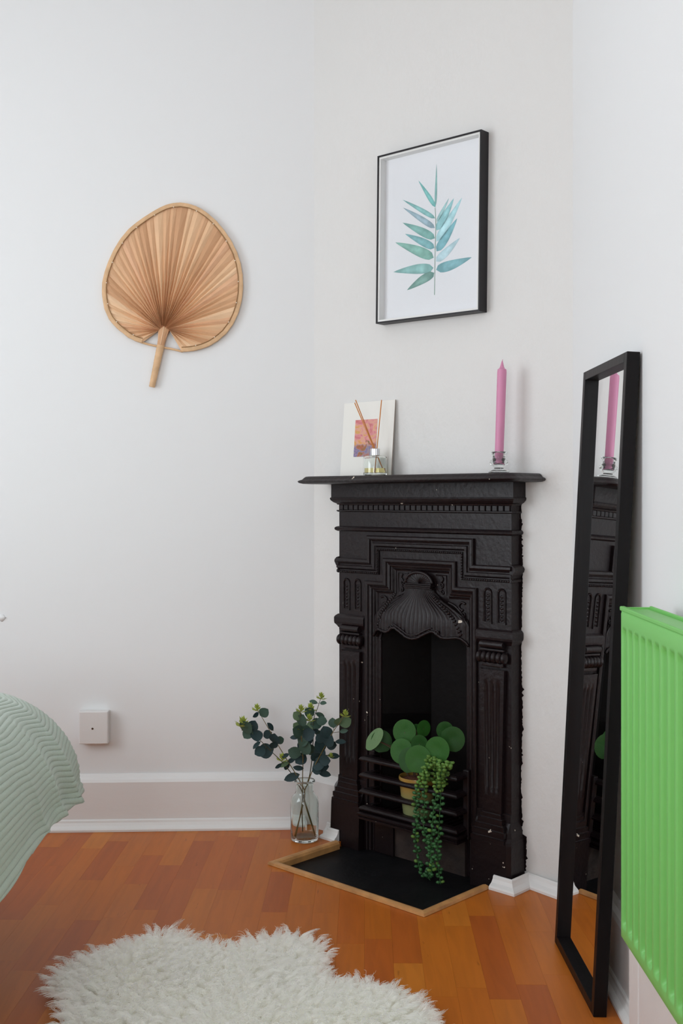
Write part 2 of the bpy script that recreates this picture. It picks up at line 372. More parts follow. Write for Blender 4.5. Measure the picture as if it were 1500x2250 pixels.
for i in range(-40, 14):
    y = -1.7+rp.random()*0.3
    while y < 3.8:
        ln_ = rp.choice([0.24, 0.30, 0.34, 0.40, 0.46]); x0, x1, y0, y1 = i*SW+GAP, (i+1)*SW-GAP, y+GAP, y+ln_-GAP; y += ln_
        poly = [(x*pc-q*ps, x*ps+q*pc) for x, q in ((x0, y0), (x1, y0), (x1, y1), (x0, y1))]
        cx, cy = sum(p[0] for p in poly)/4, sum(p[1] for p in poly)/4
        if cx < WX-0.1 or cy < YB-0.2: continue
        poly = inside_room(poly)
        if len(poly) < 3 or area(poly) < 2e-5: continue
        pcs = minus_hearth(poly); k = rp.choice([0, 0, 1, 1, 2, 2, 3, 4, 5, 5, 6])
        if not pcs: continue
        near = -1.35 < cx and cy > 1.95 and abs(cx) < cy*0.36+0.1
        b_ = bmesh.new() if near else rest
        for pl in pcs:
            nf = len(b_.faces); prism(b_, [(p[0]-(cx if near else 0), p[1]-(cy if near else 0)) for p in pl], XY, -0.022, 0.0)
            if not near: b_.faces.ensure_lookup_table(); rest_idx += [k]*(len(b_.faces)-nf)
        if near: o = obj('plank', b_, 'plank_%d' % k, fl); o.location = (cx, cy, 0); nplank += 1
for f, k in zip(rest.faces, rest_idx): f.material_index = k
o = obj('plank_field', rest, ['plank_%d' % k for k in range(7)], fl); o['kind'] = 'stuff'

# skirting and quadrant beading
def plan(p): return tuple(float(q) for q in p[:2])
SK = [(0, 0.001), (0.026, 0.001), (0.026, 0.150), (0.021, 0.158), (0.012, 0.164), (0.004, 0.172), (0, 0.172)]
bm = bmesh.new(); pth = [plan(breast_w(0.112, 0)), plan(LC), plan(back_w(-2.3, 0))]
sweep(bm, pth, [(-o, h) for o, h in SK] if False else SK, XY); struct(obj('baseboard_back', bm, 'gloss_white'))
bm = bmesh.new(); sweep(bm, [(RX, YB+0.05), (RX, 2.80)], SK, XY); struct(obj('baseboard_right', bm, 'gloss_white'))
def quad(r, base=0.0): return [(base, 0.0005), (base+r, 0.0005), (base+r, 0.007), (base+r*0.86, 0.011), (base+r*0.50, 0.017), (base+r*0.28, 0.025), (base+r*0.22, 0.031), (base+r*0.10, 0.034), (base, 0.034)]
bm = bmesh.new()
sweep(bm, [plan(back_w(-0.03, 0.026)), plan(back_w(-2.3, 0.026))], quad(0.024), XY); struct(obj('trim_1', bm, 'quadrant_white'))
bm = bmesh.new()
sweep(bm, [plan(fire_w(0.034, 0.036)), plan(fire_w(-0.009, 0.036)), plan(fire_w(-0.009, -0.002)), plan(fire_w(-0.052, -0.002))], quad(0.022), XY); struct(obj('trim_2', bm, 'quadrant_white'))
bm = bmesh.new()
sweep(bm, [plan(RC+np.array([-0.012, -0.02, 0])), plan(breast_w(fu0+0.668, 0.0)), plan(fire_w(0.668, 0.036)), plan(fire_w(0.612, 0.036))], quad(0.026), XY); struct(obj('trim_3', bm, 'quadrant_white'))
bm = bmesh.new(); sweep(bm, [(RX-0.026, YB+0.05), (RX-0.026, 2.84)], quad(0.022), XY); struct(obj('trim_4', bm, 'quadrant_white'))
# boarded pipe casing low on the right wall under the radiator
for k, (y0, y1) in enumerate(((2.010, 2.075), (-0.4, 2.005))):
    bm = bmesh.new(); box(bm, RX-0.066, RX-0.0495, y0, y1, 0.001, 0.24); bevel(struct(obj('trim_%d' % (5+k), bm, 'gloss_white')), 0.003)

# ------------------------------------------------------------------ hearth
hr = thing('hearth', 'black slate hearth slab with timber edging in front of the fireplace', 'hearth', tuple(FO), -A1)
FM = lambda p, h: (p[0], -p[1], h)                   # fireplace local frame: u, -v, w
bm = bmesh.new(); box(bm, H_U0+0.002, H_U1-0.002, -(H_V1-0.002), 0.02, -0.0215, -0.014); obj('slab', bm, 'slate', hr)
EDG = [(0, -0.021), (0.004, -0.021), (0.019, -0.0135), (0.019, 0.002), (0.015, 0.008), (0.006, 0.0105), (-0.004, 0.008), (-0.006, 0.001), (0, 0.0005)]
def edging(a, b, c0, c1):
    bm = bmesh.new(); sweep(bm, [a, b], EDG, FM); obj('edging', bm, 'edging_wood', hr)
# three mitred strips (offset to the left of the path looks at the slab)
def mitred(a, b, ia, ib):
    bm = bmesh.new(); rings = []
    A, B = Vector(a), Vector(b); d = (B-A).normalized(); n = Vector((-d.y, d.x))
    for P_, i_ in ((A, ia), (B, -ib)):
        rings.append([bm.verts.new(FM((P_.x+n.x*o_+d.x*o_*i_, P_.y+n.y*o_+d.y*o_*i_), h)) for o_, h in EDG])
    for j in range(len(EDG)):
        bm.faces.new((rings[0][j], rings[0][(j+1) % len(EDG)], rings[1][(j+1) % len(EDG)], rings[1][j]))
    bm.faces.new(rings[0]); bm.faces.new(rings[1]); obj('edging', bm, 'edging_wood', hr)
mitred((H_U1, 0.058), (H_U1, H_V1), 0, 1); mitred((H_U1, H_V1), (H_U0, H_V1), 1, 1); mitred((H_U0, H_V1), (H_U0, 0.060), 1, 0)

# ------------------------------------------------------------------ fireplace
fp = thing('fireplace', 'brown-black painted cast iron fireplace with scallop shell hood across the corner', 'fireplace', tuple(FO), -A1)
C0 = 0.3215; BW = 0.3215; UL, UR = 0.0, 0.643; BK = -0.040
def fbox(bm, u0, u1, v0, v1, w0, w1): return box(bm, u0, u1, -v1, -v0, w0, w1)
# surround: the flat iron front behind the mouldings
bm = bmesh.new()
fbox(bm, UL, C0-0.208, BK, 0, -0.014, 0.800); fbox(bm, C0+0.208, UR, BK, 0, -0.014, 0.800)
fbox(bm, UL, C0-0.135, BK, 0, 0.800, 0.871); fbox(bm, C0+0.135, UR, BK, 0, 0.800, 0.871)
fbox(bm, UL, UR, BK, 0, 0.871, 1.094)
obj('surround', bm, 'iron', fp)
PLANP = [(UR, BK), (UR, 0), (UL, 0), (UL, BK)]        # going this way the room is on the right; profiles use negative offsets
def ring(bm, prof, path=PLANP): sweep(bm, path, [(-o, h) for o, h in prof], FM)
# local frame is mirrored (v -> -y), so pick the sign that pushes outwards
def band(name, prof, path=None):
    bm = bmesh.new(); sweep(bm, path or PLANP, [(-o, h) for o, h in prof], lambda p, h: (p[0], -p[1], h)); return obj(name, bm, 'iron', fp)
band('frieze', [(-0.004, 1.044), (0.010, 1.046), (0.018, 1.053), (0.018, 1.0945), (-0.004, 1.0945)])
band('cornice', [(-0.004, 1.0305), (0.004, 1.0305), (0.006, 1.034), (0.013, 1.038), (0.019, 1.044), (0.021, 1.049), (0.020, 1.0525), (0.010, 1.0535), (-0.004, 1.0535)])
band('fillet', [(-0.004, 1.0075), (0.003, 1.0085), (0.006, 1.011), (0.006, 1.0140), (-0.004, 1.0140)])
band('bead', [(-0.004, 0.948), (0.004, 0.949), (0.010, 0.953), (0.011, 0.958), (0.008, 0.962), (0.002, 0.964), (-0.004, 0.964)])
me = None
for k in range(31):
    if me is None:
        bm = bmesh.new(); box(bm, -0.0083, 0.0083, -0.0055, 0.001, 0, 0.0160)
        bmesh.ops.bevel(bm, geom=[e for e in bm.edges if all(v.co.y < -0.005 for v in e.verts)], offset=0.0015, segments=1, affect='EDGES')
        d = obj('dentil', bm, 'iron', fp); me = d.data
    else: d = link('dentil', me, None, fp)
    d.location = (UL+0.011+k*(UR-UL-0.022)/30, 0, 1.0142)
# mantel shelf
bm = bmesh.new(); sp = [(0.726, BK), ]
S0, S1, SV, SR = -0.083, 0.726, 0.110, 0.026
pth = [(S1, BK)]+[(S1-SR+SR*math.cos(t), SV-SR+SR*math.sin(t)) for t in [k*PI/2/5 for k in range(6)]]+[(S0+SR*0.6-SR*0.6*math.sin(t), SV-SR*0.6+SR*0.6*math.cos(t)) for t in [k*PI/2/4 for k in range(5)]]+[(S0, BK)]
rings = []
for ins, w in ((0.030, 1.0935), (0.012, 1.0945), (0.003, 1.0975), (0.0, 1.1015), (0.003, 1.1050), (0.010, 1.1075), (0.013, 1.1115), (0.018, 1.1165), (0.024, 1.1175)):
    cu, cv = (S0+S1)/2, 0.03
    rings.append([bm.verts.new(FM((cu+(u-cu)*(1-ins/0.40), v-(ins if v > 0.0 else 0)*(min(1, max(0, v)/0.08))), w)) for u, v in pth])
for a, b in zip(rings[:-1], rings[1:]):
    for i in range(len(pth)-1): bm.faces.new((a[i], a[i+1], b[i+1], b[i]))
bm.faces.new(rings[0]); bm.faces.new(rings[-1]); bm.faces.new([r[0] for r in rings]); bm.faces.new([r[-1] for r in rings][::-1])
obj('mantel_shelf', bm, 'iron', fp, True, 50)
SHELF_W = 1.1175
# stepped mouldings
UW = lambda p, h: (p[0], -h, p[1])
A_PATH = [(UL-0.004, 0.866), (C0-0.199, 0.866), (C0-0.199, 0.938), (C0+0.199, 0.938), (C0+0.199, 0.866), (UR+0.004, 0.866)]
A_PROF = [(0, -0.003), (0, 0.009), (0.003, 0.012), (0.009, 0.013), (0.012, 0.011), (0.014, 0.005), (0.018, 0.003), (0.021, 0.004), (0.023, 0.009), (0.030, 0.009), (0.032, 0.005), (0.035, 0.002), (0.038, 0.003), (0.039, 0.007), (0.043, 0.008), (0.045, 0.004), (0.045, -0.003)]
bm = bmesh.new(); sweep(bm, A_PATH, [(-o, h) for o, h in A_PROF], UW); obj('step_moulding', bm, 'iron', fp)
bp = [(-0.002, 0.870), (0.006, 0.868), (0.014, 0.861), (0.0155, 0.855), (0.010, 0.846), (0.004, 0.838), (0.002, 0.832), (0.006, 0.828), (0.005, 0.822), (0.000, 0.820), (-0.002, 0.820)]
for nm, sgn, base in (('moulding_return', 1, UR), ('moulding_return', -1, UL)):
    bm = bmesh.new(); prism(bm, [(base+sgn*o, h) for o, h in bp], lambda p, h: (p[0], -h, p[1]), BK, 0.0065); obj(nm, bm, 'iron', fp)
# rope of small cuts along the inner edge of the upper step
bm = bmesh.new()
def beads(bm, a, b, step, r):
    A, B = Vector(a), Vector(b); n = max(1, int((B-A).length/step))
    for k in range(n):
        p = A.lerp(B, (k+0.5)/n); mtx = Matrix.Translation((p.x, -0.0085, p.y)) @ Matrix.Diagonal((r, r*0.7, r, 1))
        bmesh.ops.create_icosphere(bm, subdivisions=1, radius=1, matrix=mtx)
e_ = 0.0408
beads(bm, (C0-0.199+e_, 0.866-e_), (C0-0.199+e_, 0.938-e_), 0.0075, 0.003); beads(bm, (C0-0.199+e_, 0.938-e_), (C0+0.199-e_, 0.938-e_), 0.0075, 0.003); beads(bm, (C0+0.199-e_, 0.938-e_), (C0+0.199-e_, 0.866-e_), 0.0075, 0.003)
beads(bm, (UL, 0.866-e_), (C0-0.199+e_, 0.866-e_), 0.0075, 0.003); beads(bm, (C0+0.199-e_, 0.866-e_), (UR, 0.866-e_), 0.0075, 0.003)
o = obj('rope_beading', bm, 'iron', fp, True); o['kind'] = 'stuff'
B_PATH = [(C0-0.209, -0.014), (C0-0.209, 0.801), (C0-0.136, 0.801), (C0-0.136, 0.872), (C0+0.136, 0.872), (C0+0.136, 0.801), (C0+0.209, 0.801), (C0+0.209, -0.014)]
B_PROF = [(0, -0.025), (0, 0.007), (0.003, 0.010), (0.009, 0.010), (0.012, 0.008), (0.014, 0.003), (0.017, 0.001), (0.019, 0.003), (0.023, 0.002), (0.024, -0.003), (0.028, -0.005), (0.030, -0.004), (0.033, -0.009), (0.037, -0.011), (0.037, -0.025)]
bm = bmesh.new(); sweep(bm, B_PATH, [(-o, h) for o, h in B_PROF], UW); obj('inner_step_moulding', bm, 'iron', fp)
# recessed panel behind the hood and the inner jambs
bm = bmesh.new()
pan = [(C0-0.174, 0.62), (C0-0.174, 0.766), (C0-0.101, 0.766), (C0-0.101, 0.837), (C0+0.101, 0.837), (C0+0.101, 0.766), (C0+0.174, 0.766), (C0+0.174, 0.62), (C0+0.163, 0.62)]+[(C0+0.163*math.cos(t), 0.62+0.10*math.sin(t)) for t in [k*PI/10 for k in range(1, 10)]]+[(C0-0.163, 0.62)]
prism(bm, pan, lambda p, h: (p[0], -h, p[1]), -0.028, -0.013)
obj('hood_panel', bm, 'iron', fp)
for s in (-1, 1):
    bm = bmesh.new(); a, b = sorted((C0+s*0.160, C0+s*0.176)); fbox(bm, a, b, -0.028, -0.012, -0.014, 0.625); bevel(obj('inner_jamb', bm, 'iron', fp), 0.003)
    # arch rib framing the hood
    bm = bmesh.new(); arc = [(C0+s*(0.090+0.084*math.sin(t)), 0.632+0.120*math.cos(t)) for t in [k*PI/2/12 for k in range(13)]]
    tube(bm, [(u, 0.012, w) for u, w in arc], 0.0042, 6); obj('arch_rib', bm, 'iron', fp, True)
    # scrolls in the spandrels
    def scroll(bm, cu, cw, r, turns, start, rad):
        pts = []
        for k in range(26):
            t = k/25; a = start+s*turns*2*PI*t; rr = r*(1-0.85*t)
            pts.append((cu+rr*math.cos(a), 0.011, cw+rr*math.sin(a)))
        tube(bm, pts, [rad*(1-0.3*k/25) for k in range(26)], 6)
    bm = bmesh.new(); scroll(bm, C0+s*0.150, 0.722, 0.012, 1.4, PI/2, 0.003)
    tube(bm, smooth_path([(C0+s*0.150, 0.011, 0.734), (C0+s*0.138, 0.011, 0.738), (C0+s*0.136, 0.011, 0.748), (C0+s*0.146, 0.011, 0.756), (C0+s*0.158, 0.011, 0.752)], 4), 0.0032, 6)
    tube(bm, smooth_path([(C0+s*0.165, 0.011, 0.705), (C0+s*0.170, 0.011, 0.690), (C0+s*0.166, 0.011, 0.676), (C0+s*0.171, 0.011, 0.664)], 4), 0.0028, 6)
    obj('spandrel_scroll', bm, 'iron', fp, True)
    bm = bmesh.new(); scroll(bm, C0+s*0.072, 0.800, 0.008, 1.3, -PI/2, 0.0025); scroll(bm, C0+s*0.077, 0.780, 0.007, 1.2, PI/2, 0.0025)
    tube(bm, smooth_path([(C0+s*0.070, 0.011, 0.806), (C0+s*0.078, 0.011, 0.816), (C0+s*0.073, 0.011, 0.826)], 4), 0.0025, 6); obj('crest_scroll', bm, 'iron', fp, True)
for s in (-1, 1):
    bm = bmesh.new(); tube(bm, [(C0+s*0.052, 0.012, 0.829), (C0+s*0.090, 0.012, 0.829), (C0+s*0.090, 0.012, 0.772)], 0.002, 5); obj('panel_bead', bm, 'iron', fp)
# shell hood
def hood_edge(x):
    ax = abs(x)
    xs = [0, 0.02, 0.045, 0.068, 0.080, 0.090, 0.105, 0.125, 0.145, 0.160, 0.172, 0.180]
    ws = [0.646, 0.649, 0.662, 0.672, 0.671, 0.663, 0.656, 0.657, 0.660, 0.656, 0.645, 0.634]
    return float(np.interp(ax, xs, ws))
NS, NT = 241, 44; V = np.zeros((NS, NT, 3)); NF = 23
for i in range(NS):
    s = -1+2*i/(NS-1)
    for j in range(NT):
        t = j/(NT-1); x = min(1, t/0.68); g = x*x*(3-2*x)
        u = s*(0.047+(0.178-0.047)*g)
        ub = s*0.178; wt = 0.787-0.010*t
        w = 0.787+(hood_edge(ub)-0.787)*(t**1.05)
        prot = 0.010+0.036*(1-abs(s)**2.4)*(0.30+0.70*math.sin(PI/2*min(1, t*1.15)))
        fl_ = 0.0032*(0.45+0.55*t)*(abs(math.cos(PI*NF*(s+1)/2))**0.7-0.5)
        V[i, j] = (C0+u, -(-0.013+prot+fl_), w)
hood = grid_mesh('hood', V, 'iron', fp)
md = hood.modifiers.new('thick', 'SOLIDIFY'); md.thickness = 0.006; md.offset = -1
bm = bmesh.new(); tube(bm, [Vector(V[i, NT-1])+Vector((0, -0.002, -0.001)) for i in range(0, NS, 3)], 0.0042, 7); obj('hood_lip', bm, 'iron', hood, True)
bm = bmesh.new(); tube(bm, [Vector(V[i, NT-1])+Vector((0, -0.003, 0.009)) for i in range(70, 172, 3)], 0.0026, 6); obj('hood_lip_bead', bm, 'iron', hood, True)
for s in (-1, 1):
    bm = bmesh.new(); pts = [(C0+s*(0.086+0.008*math.cos(a)*(1-k/20)), -0.030, 0.668+0.008*math.sin(a)*(1-k/20)) for k, a in enumerate([q*0.45 for q in range(18)])]
    tube(bm, pts, 0.0028, 6); obj('lip_scroll', bm, 'iron', hood, True)
    bm = bmesh.new(); pts = smooth_path([(C0+s*0.086, -0.022, 0.772), (C0+s*0.118, -0.018, 0.742), (C0+s*0.150, -0.012, 0.708), (C0+s*0.170, -0.006, 0.664)], 5)
    for k, p in enumerate(pts[:-1]):
        bmesh.ops.create_icosphere(bm, subdivisions=1, radius=1, matrix=Matrix.Translation((p.x-s*0.012, p.y-0.002, p.z-0.004)) @ Matrix.Rotation(s*0.9, 4, 'Y') @ Matrix.Diagonal((0.0035, 0.004, 0.0075, 1)))
    obj('hood_edge_leaves', bm, 'iron', hood, True)['kind'] = 'stuff'
# neck band and crest
bm = bmesh.new(); 
for w0, hw, v in ((0.786, 0.050, 0.006), (0.7895, 0.047, 0.010), (0.794, 0.051, 0.013), (0.7985, 0.049, 0.009)): fbox(bm, C0-hw, C0+hw, -0.014, v, w0, w0+0.0042)
bevel(obj('hood_neck', bm, 'iron', hood), 0.0015)
NS2 = 61; V2 = np.zeros((NS2, 8, 3))
for i in range(NS2):
    a = PI*i/(NS2-1)
    for j in range(8):
        t = j/7; r = 0.002+0.041*t
        V2[i, j] = (C0+math.cos(a)*r*1.12, -(0.002+0.004*math.sin(PI*t*0.8)+0.0016*math.cos(a*34)), 0.8025+math.sin(a)*r*0.68)
grid_mesh('crest_shell', V2, 'iron', hood)
bm = bmesh.new(); tube(bm, [(C0+0.0495*math.cos(a), -0.004, 0.8035+0.0315*math.sin(a)) for a in [PI*k/24 for k in range(25)]], 0.0046, 7); obj('crest_rim', bm, 'iron', hood, True)

# pilasters, one each side
for s in (-1, 1):
    pl = bpy.data.objects.new('pilaster', None); COL.objects.link(pl); pl.parent = fp
    pc_ = C0+s*0.2655; ua, ub = pc_-0.0555, pc_+0.0555
    M = lambda u: pc_+u
    # arched niches
    for k in (-1, 1):
        cu = pc_+k*0.0232+s*0.001; r = 0.0115
        pts = [(cu-r, 0.0, 0.708)]+[(cu+r*math.cos(a), 0.0, 0.790+r*math.sin(a)) for a in [PI-PI*q/10 for q in range(11)]]+[(cu+r, 0.0, 0.708)]
        bm = bmesh.new(); tube(bm, [(p[0], -0.001, p[2]) for p in pts], 0.0034, 6)
        fbox(bm, cu-r-0.003, cu+r+0.003, -0.002, 0.004, 0.7055, 0.7105)
        for q in range(7): bmesh.ops.create_icosphere(bm, subdivisions=1, radius=1, matrix=Matrix.Translation((cu, -0.0005, 0.718+q*0.0105)) @ Matrix.Diagonal((0.0062, 0.003, 0.0045, 1)))
        obj('arched_flute', bm, 'iron', pl, True, 60)
    # cap band wraps round the outer corner
    path = [(ub, BK), (ub, 0), (ua, 0)] if s > 0 else [(ub, 0), (ua, 0), (ua, BK)]
    cb = [(-0.004, 0.648), (0.002, 0.650), (0.006, 0.657), (0.011, 0.663), (0.012, 0.669), (0.012, 0.682), (0.009, 0.687), (0.003, 0.692), (-0.004, 0.692)]
    bm = bmesh.new(); sweep(bm, path, [(-o, h) for o, h in cb], FM); obj('cap_band', bm, 'iron', pl)
    # roll, gadrooned cushion
    bm = bmesh.new(); tube(bm, [(pc_-0.038, -0.010, 0.6500), (pc_+0.038, -0.010, 0.6500)], 0.0100, 12); obj('roll', bm, 'iron', pl, True, 50)
    bm = bmesh.new(); fbox(bm, pc_-0.040, pc_+0.040, -0.002, 0.015, 0.632, 0.639); fbox(bm, pc_-0.036, pc_+0.036, -0.002, 0.012, 0.590, 0.601); bevel(obj('capital_fillet', bm, 'iron', pl), 0.0025)
    for k in range(6):
        bm = bmesh.new(); bmesh.ops.create_uvsphere(bm, u_segments=10, v_segments=7, radius=1, matrix=Matrix.Translation((pc_-0.041+k*0.0164, -0.011, 0.6155)) @ Matrix.Diagonal((0.0100, 0.0155, 0.0165, 1))); obj('gadroon', bm, 'iron', pl, True)
    # tapering fluted shaft
    bm = bmesh.new(); n_ = 49; rows = [0.192, 0.235, 0.25, 0.262, 0.40, 0.535, 0.548, 0.560, 0.582]; fl_a = [0, 0, 0.0, 1, 1, 1, 0.0, 0, 0]; grid = []
    for w, fa in zip(rows, fl_a):
        hw = 0.031+(0.0405-0.031)*(w-0.192)/(0.582-0.192); row = []
        for i in range(n_):
            x = -1+2*i/(n_-1); dep = 0
            for q in (-0.5, 0, 0.5):
                y = (x-q)/0.17
                if abs(y) < 1: dep = 0.0055*math.sqrt(1-y*y)
            row.append(bm.verts.new((pc_+hw*x, -(0.013-fa*dep), w)))
        grid.append(row)
    for a, b in zip(grid[:-1], grid[1:]):
        for i in range(n_-1): bm.faces.new((a[i], a[i+1], b[i+1], b[i]))
    for sd in (0, n_-1):
        bk = [bm.verts.new((g[sd].co.x, 0.002, g[sd].co.z)) for g in grid]
        for i in range(len(grid)-1): bm.faces.new((grid[i][sd], grid[i+1][sd], bk[i+1], bk[i]))
    obj('shaft', bm, 'iron', pl, True, 40)
    # base mouldings and plinth
    for nm, hw, v, w0, w1 in (('base_moulding', 0.034, 0.018, 0.182, 0.194), ('base_moulding', 0.040, 0.022, 0.166, 0.182), ('base_moulding', 0.048, 0.027, 0.152, 0.166), ('base_moulding', 0.0535, 0.032, 0.134, 0.152), ('base_moulding', 0.0555, 0.035, 0.118, 0.134)):
        bm = bmesh.new(); fbox(bm, pc_-hw, pc_+hw, -0.004, v, w0, w1)
        bmesh.ops.bevel(bm, geom=[e for e in bm.edges if all(q.co.z > w1-1e-4 for q in e.verts)], offset=0.005, segments=3, affect='EDGES'); obj(nm, bm, 'iron', pl)
    lvl = [(0.0, 0.193), (0.001, 0.17), (0.007, 0.146), (0.009, 0.132), (0.013, 0.124), (0.014, 0.115), (0.016, -0.013)]
    out = (UR if s > 0 else UL)
    bm = bmesh.new(); rr = []
    for ex, w in lvl:
        o_ = out+s*ex; i_ = C0+s*0.209; vf = 0.004+ex*1.95; ch = 0.010*min(1, ex/0.01)
        poly = [(o_, BK), (o_, vf-ch), (o_-s*ch, vf), (i_, vf), (i_, BK)]
        rr.append([bm.verts.new(FM(p, w)) for p in poly])
    for a, b in zip(rr[:-1], rr[1:]):
        for i in range(5): bm.faces.new((a[i], a[(i+1) % 5], b[(i+1) % 5], b[i]))
    bm.faces.new(rr[0]); bm.faces.new(rr[-1]); obj('plinth', bm, 'iron', pl)
# firebox: splayed cheeks, back, ledge
FB = [(C0-0.163, -0.014), (C0-0.0715, -0.15), (C0+0.0715, -0.15), (C0+0.163, -0.014)]
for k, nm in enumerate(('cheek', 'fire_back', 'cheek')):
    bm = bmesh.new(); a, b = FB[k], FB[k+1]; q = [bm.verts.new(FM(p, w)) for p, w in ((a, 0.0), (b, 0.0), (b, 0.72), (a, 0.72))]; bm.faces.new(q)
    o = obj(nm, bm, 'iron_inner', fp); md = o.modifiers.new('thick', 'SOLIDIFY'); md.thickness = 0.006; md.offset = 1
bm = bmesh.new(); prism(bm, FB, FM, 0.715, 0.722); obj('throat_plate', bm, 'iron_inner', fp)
LP = [(0.0, 0.355), (0.012, 0.357), (0.020, 0.366), (0.020, 0.372), (0.012, 0.378), (0.014, 0.386), (0.008, 0.394), (0.002, 0.400), (0.0, 0.400)]
bm = bmesh.new(); sweep(bm, FB, [(-o, h) for o, h in LP], FM); obj('ledge', bm, 'iron', fp)
bm = bmesh.new(); tube(bm, [(C0-0.02+0.012*math.cos(a), 0.138, 0.335+0.012*math.sin(a)) for a in [2*PI*k/16 for k in range(17)]], 0.003, 6); obj('boss_ring', bm, 'iron', fp, True)
# grate
GP = [(C0-0.166, -0.012), (C0-0.180, 0.042), (C0-0.164, 0.060), (C0+0.164, 0.060), (C0+0.180, 0.060), (C0+0.178, -0.004)]
GP = [(C0-0.176, -0.006), (C0-0.182, 0.060), (C0+0.182, 0.060), (C0+0.176, -0.006)]
BARP = [(0, 0.0), (0.002, 0.0045), (0.0, 0.0065), (-0.001, 0.0095), (-0.006, 0.0125), (-0.024, 0.0135), (-0.024, 0.0095), (-0.008, 0.002), (-0.003, 0.0)]
for w in (0.2690, 0.2205, 0.1720, 0.1225):
    bm = bmesh.new(); sweep(bm, GP, [(o, h+w) for o, h in BARP], FM); obj('grate_bar', bm, 'iron', fp)
RAIL = [(0.004, 0.0), (0.004, 0.005), (0.001, 0.007), (0.005, 0.010), (0.006, 0.0155), (0.0, 0.019), (-0.012, 0.020), (-0.020, 0.020), (-0.020, 0.0)]
bm = bmesh.new(); sweep(bm, GP, [(o, h+0.0965) for o, h in RAIL], FM); obj('grate_rail', bm, 'iron', fp)
for s in (-1, 1):
    bm = bmesh.new(); a, b = sorted((C0+s*0.166, C0+s*0.186)); fbox(bm, a, b, -0.012, 0.012, 0.098, 0.292); bevel(obj('grate_post', bm, 'iron', fp), 0.003)
for k in range(15):
    bm = bmesh.new(); u = C0-0.150+k*0.3/14; dep = -0.14 if abs(u-C0) < 0.07 else -0.14+(abs(u-C0)-0.07)*1.35
    fbox(bm, u-0.0045, u+0.0045, dep+0.004, 0.038, 0.112, 0.1195); obj('grate_slat', bm, 'iron', fp)
bm = bmesh.new(); fbox(bm, C0-0.150, C0+0.160, -0.020, -0.006, -0.0135, 0.098); obj('ash_board', bm, 'ash_board', fp)['label'] = 'scorched brown board closing the ash pit'
bm = bmesh.new(); fbox(bm, C0-0.172, C0-0.098, -0.005, 0.004, -0.0135, 0.097); bevel(obj('ash_side', bm, 'iron', fp), 0.002)
# ragged black paint where the iron meets the plaster
bm = bmesh.new(); rr_ = random.Random(3); pv = []
w = 0.035
while w < 1.09:
    pv.append((0.003+0.002*math.sin(w*17)+rr_.uniform(-0.002, 0.002)+(0.006 if rr_.random() < 0.08 else 0)+(0.012 if w < 0.13 else 0), w)); w += rr_.uniform(0.002, 0.007)
inn = [bm.verts.new(tuple(Matrix.Rotation(A1, 3, 'Z') @ (Vector(breast_w(fu0+0.635, 0.0008, w_))-Vector(FO)))) for _, w_ in pv]
outv = [bm.verts.new(tuple(Matrix.Rotation(A1, 3, 'Z') @ (Vector(breast_w(fu0+0.646+o_, 0.0008, w_))-Vector(FO)))) for o_, w_ in pv]
for i in range(len(pv)-1): bm.faces.new((inn[i], inn[i+1], outv[i+1], outv[i]))
obj('paint_edge', bm, 'iron', fp)

# ------------------------------------------------------------------ wall fan
fan = thing('palm_fan', 'woven round palm leaf hand fan hanging on the white wall', 'fan', tuple(back_w(-0.45, 0.0, 1.70)), A3)
def ZF(x, y, v=0.012):
    u, w = back_uw(190+x/4.054, 420+y/4.054, v); return u+0.45, w-1.70
hub = ZF(690, 1225)
rim_px = [(495, 1350), (440, 1338), (370, 1300), (300, 1245), (240, 1190), (195, 1130), (165, 1060), (150, 1000), (138, 900), (142, 810), (160, 730), (190, 640), (240, 530), (300, 430), (375, 340), (440, 285), (510, 235), (600, 178), (660, 145), (720, 120), (780, 107), (840, 104), (900, 112), (960, 130), (1020, 158), (1090, 208), (1150, 262), (1200, 318), (1250, 385), (1295, 455), (1340, 550), (1372, 650), (1388, 750), (1392, 830), (1388, 920), (1370, 1020), (1340, 1110), (1300, 1190), (1240, 1270), (1170, 1330), (1100, 1375), (1030, 1403), (960, 1420), (900, 1428), (850, 1430)]
rim = [Vector(ZF(*p)) for p in rim_px]
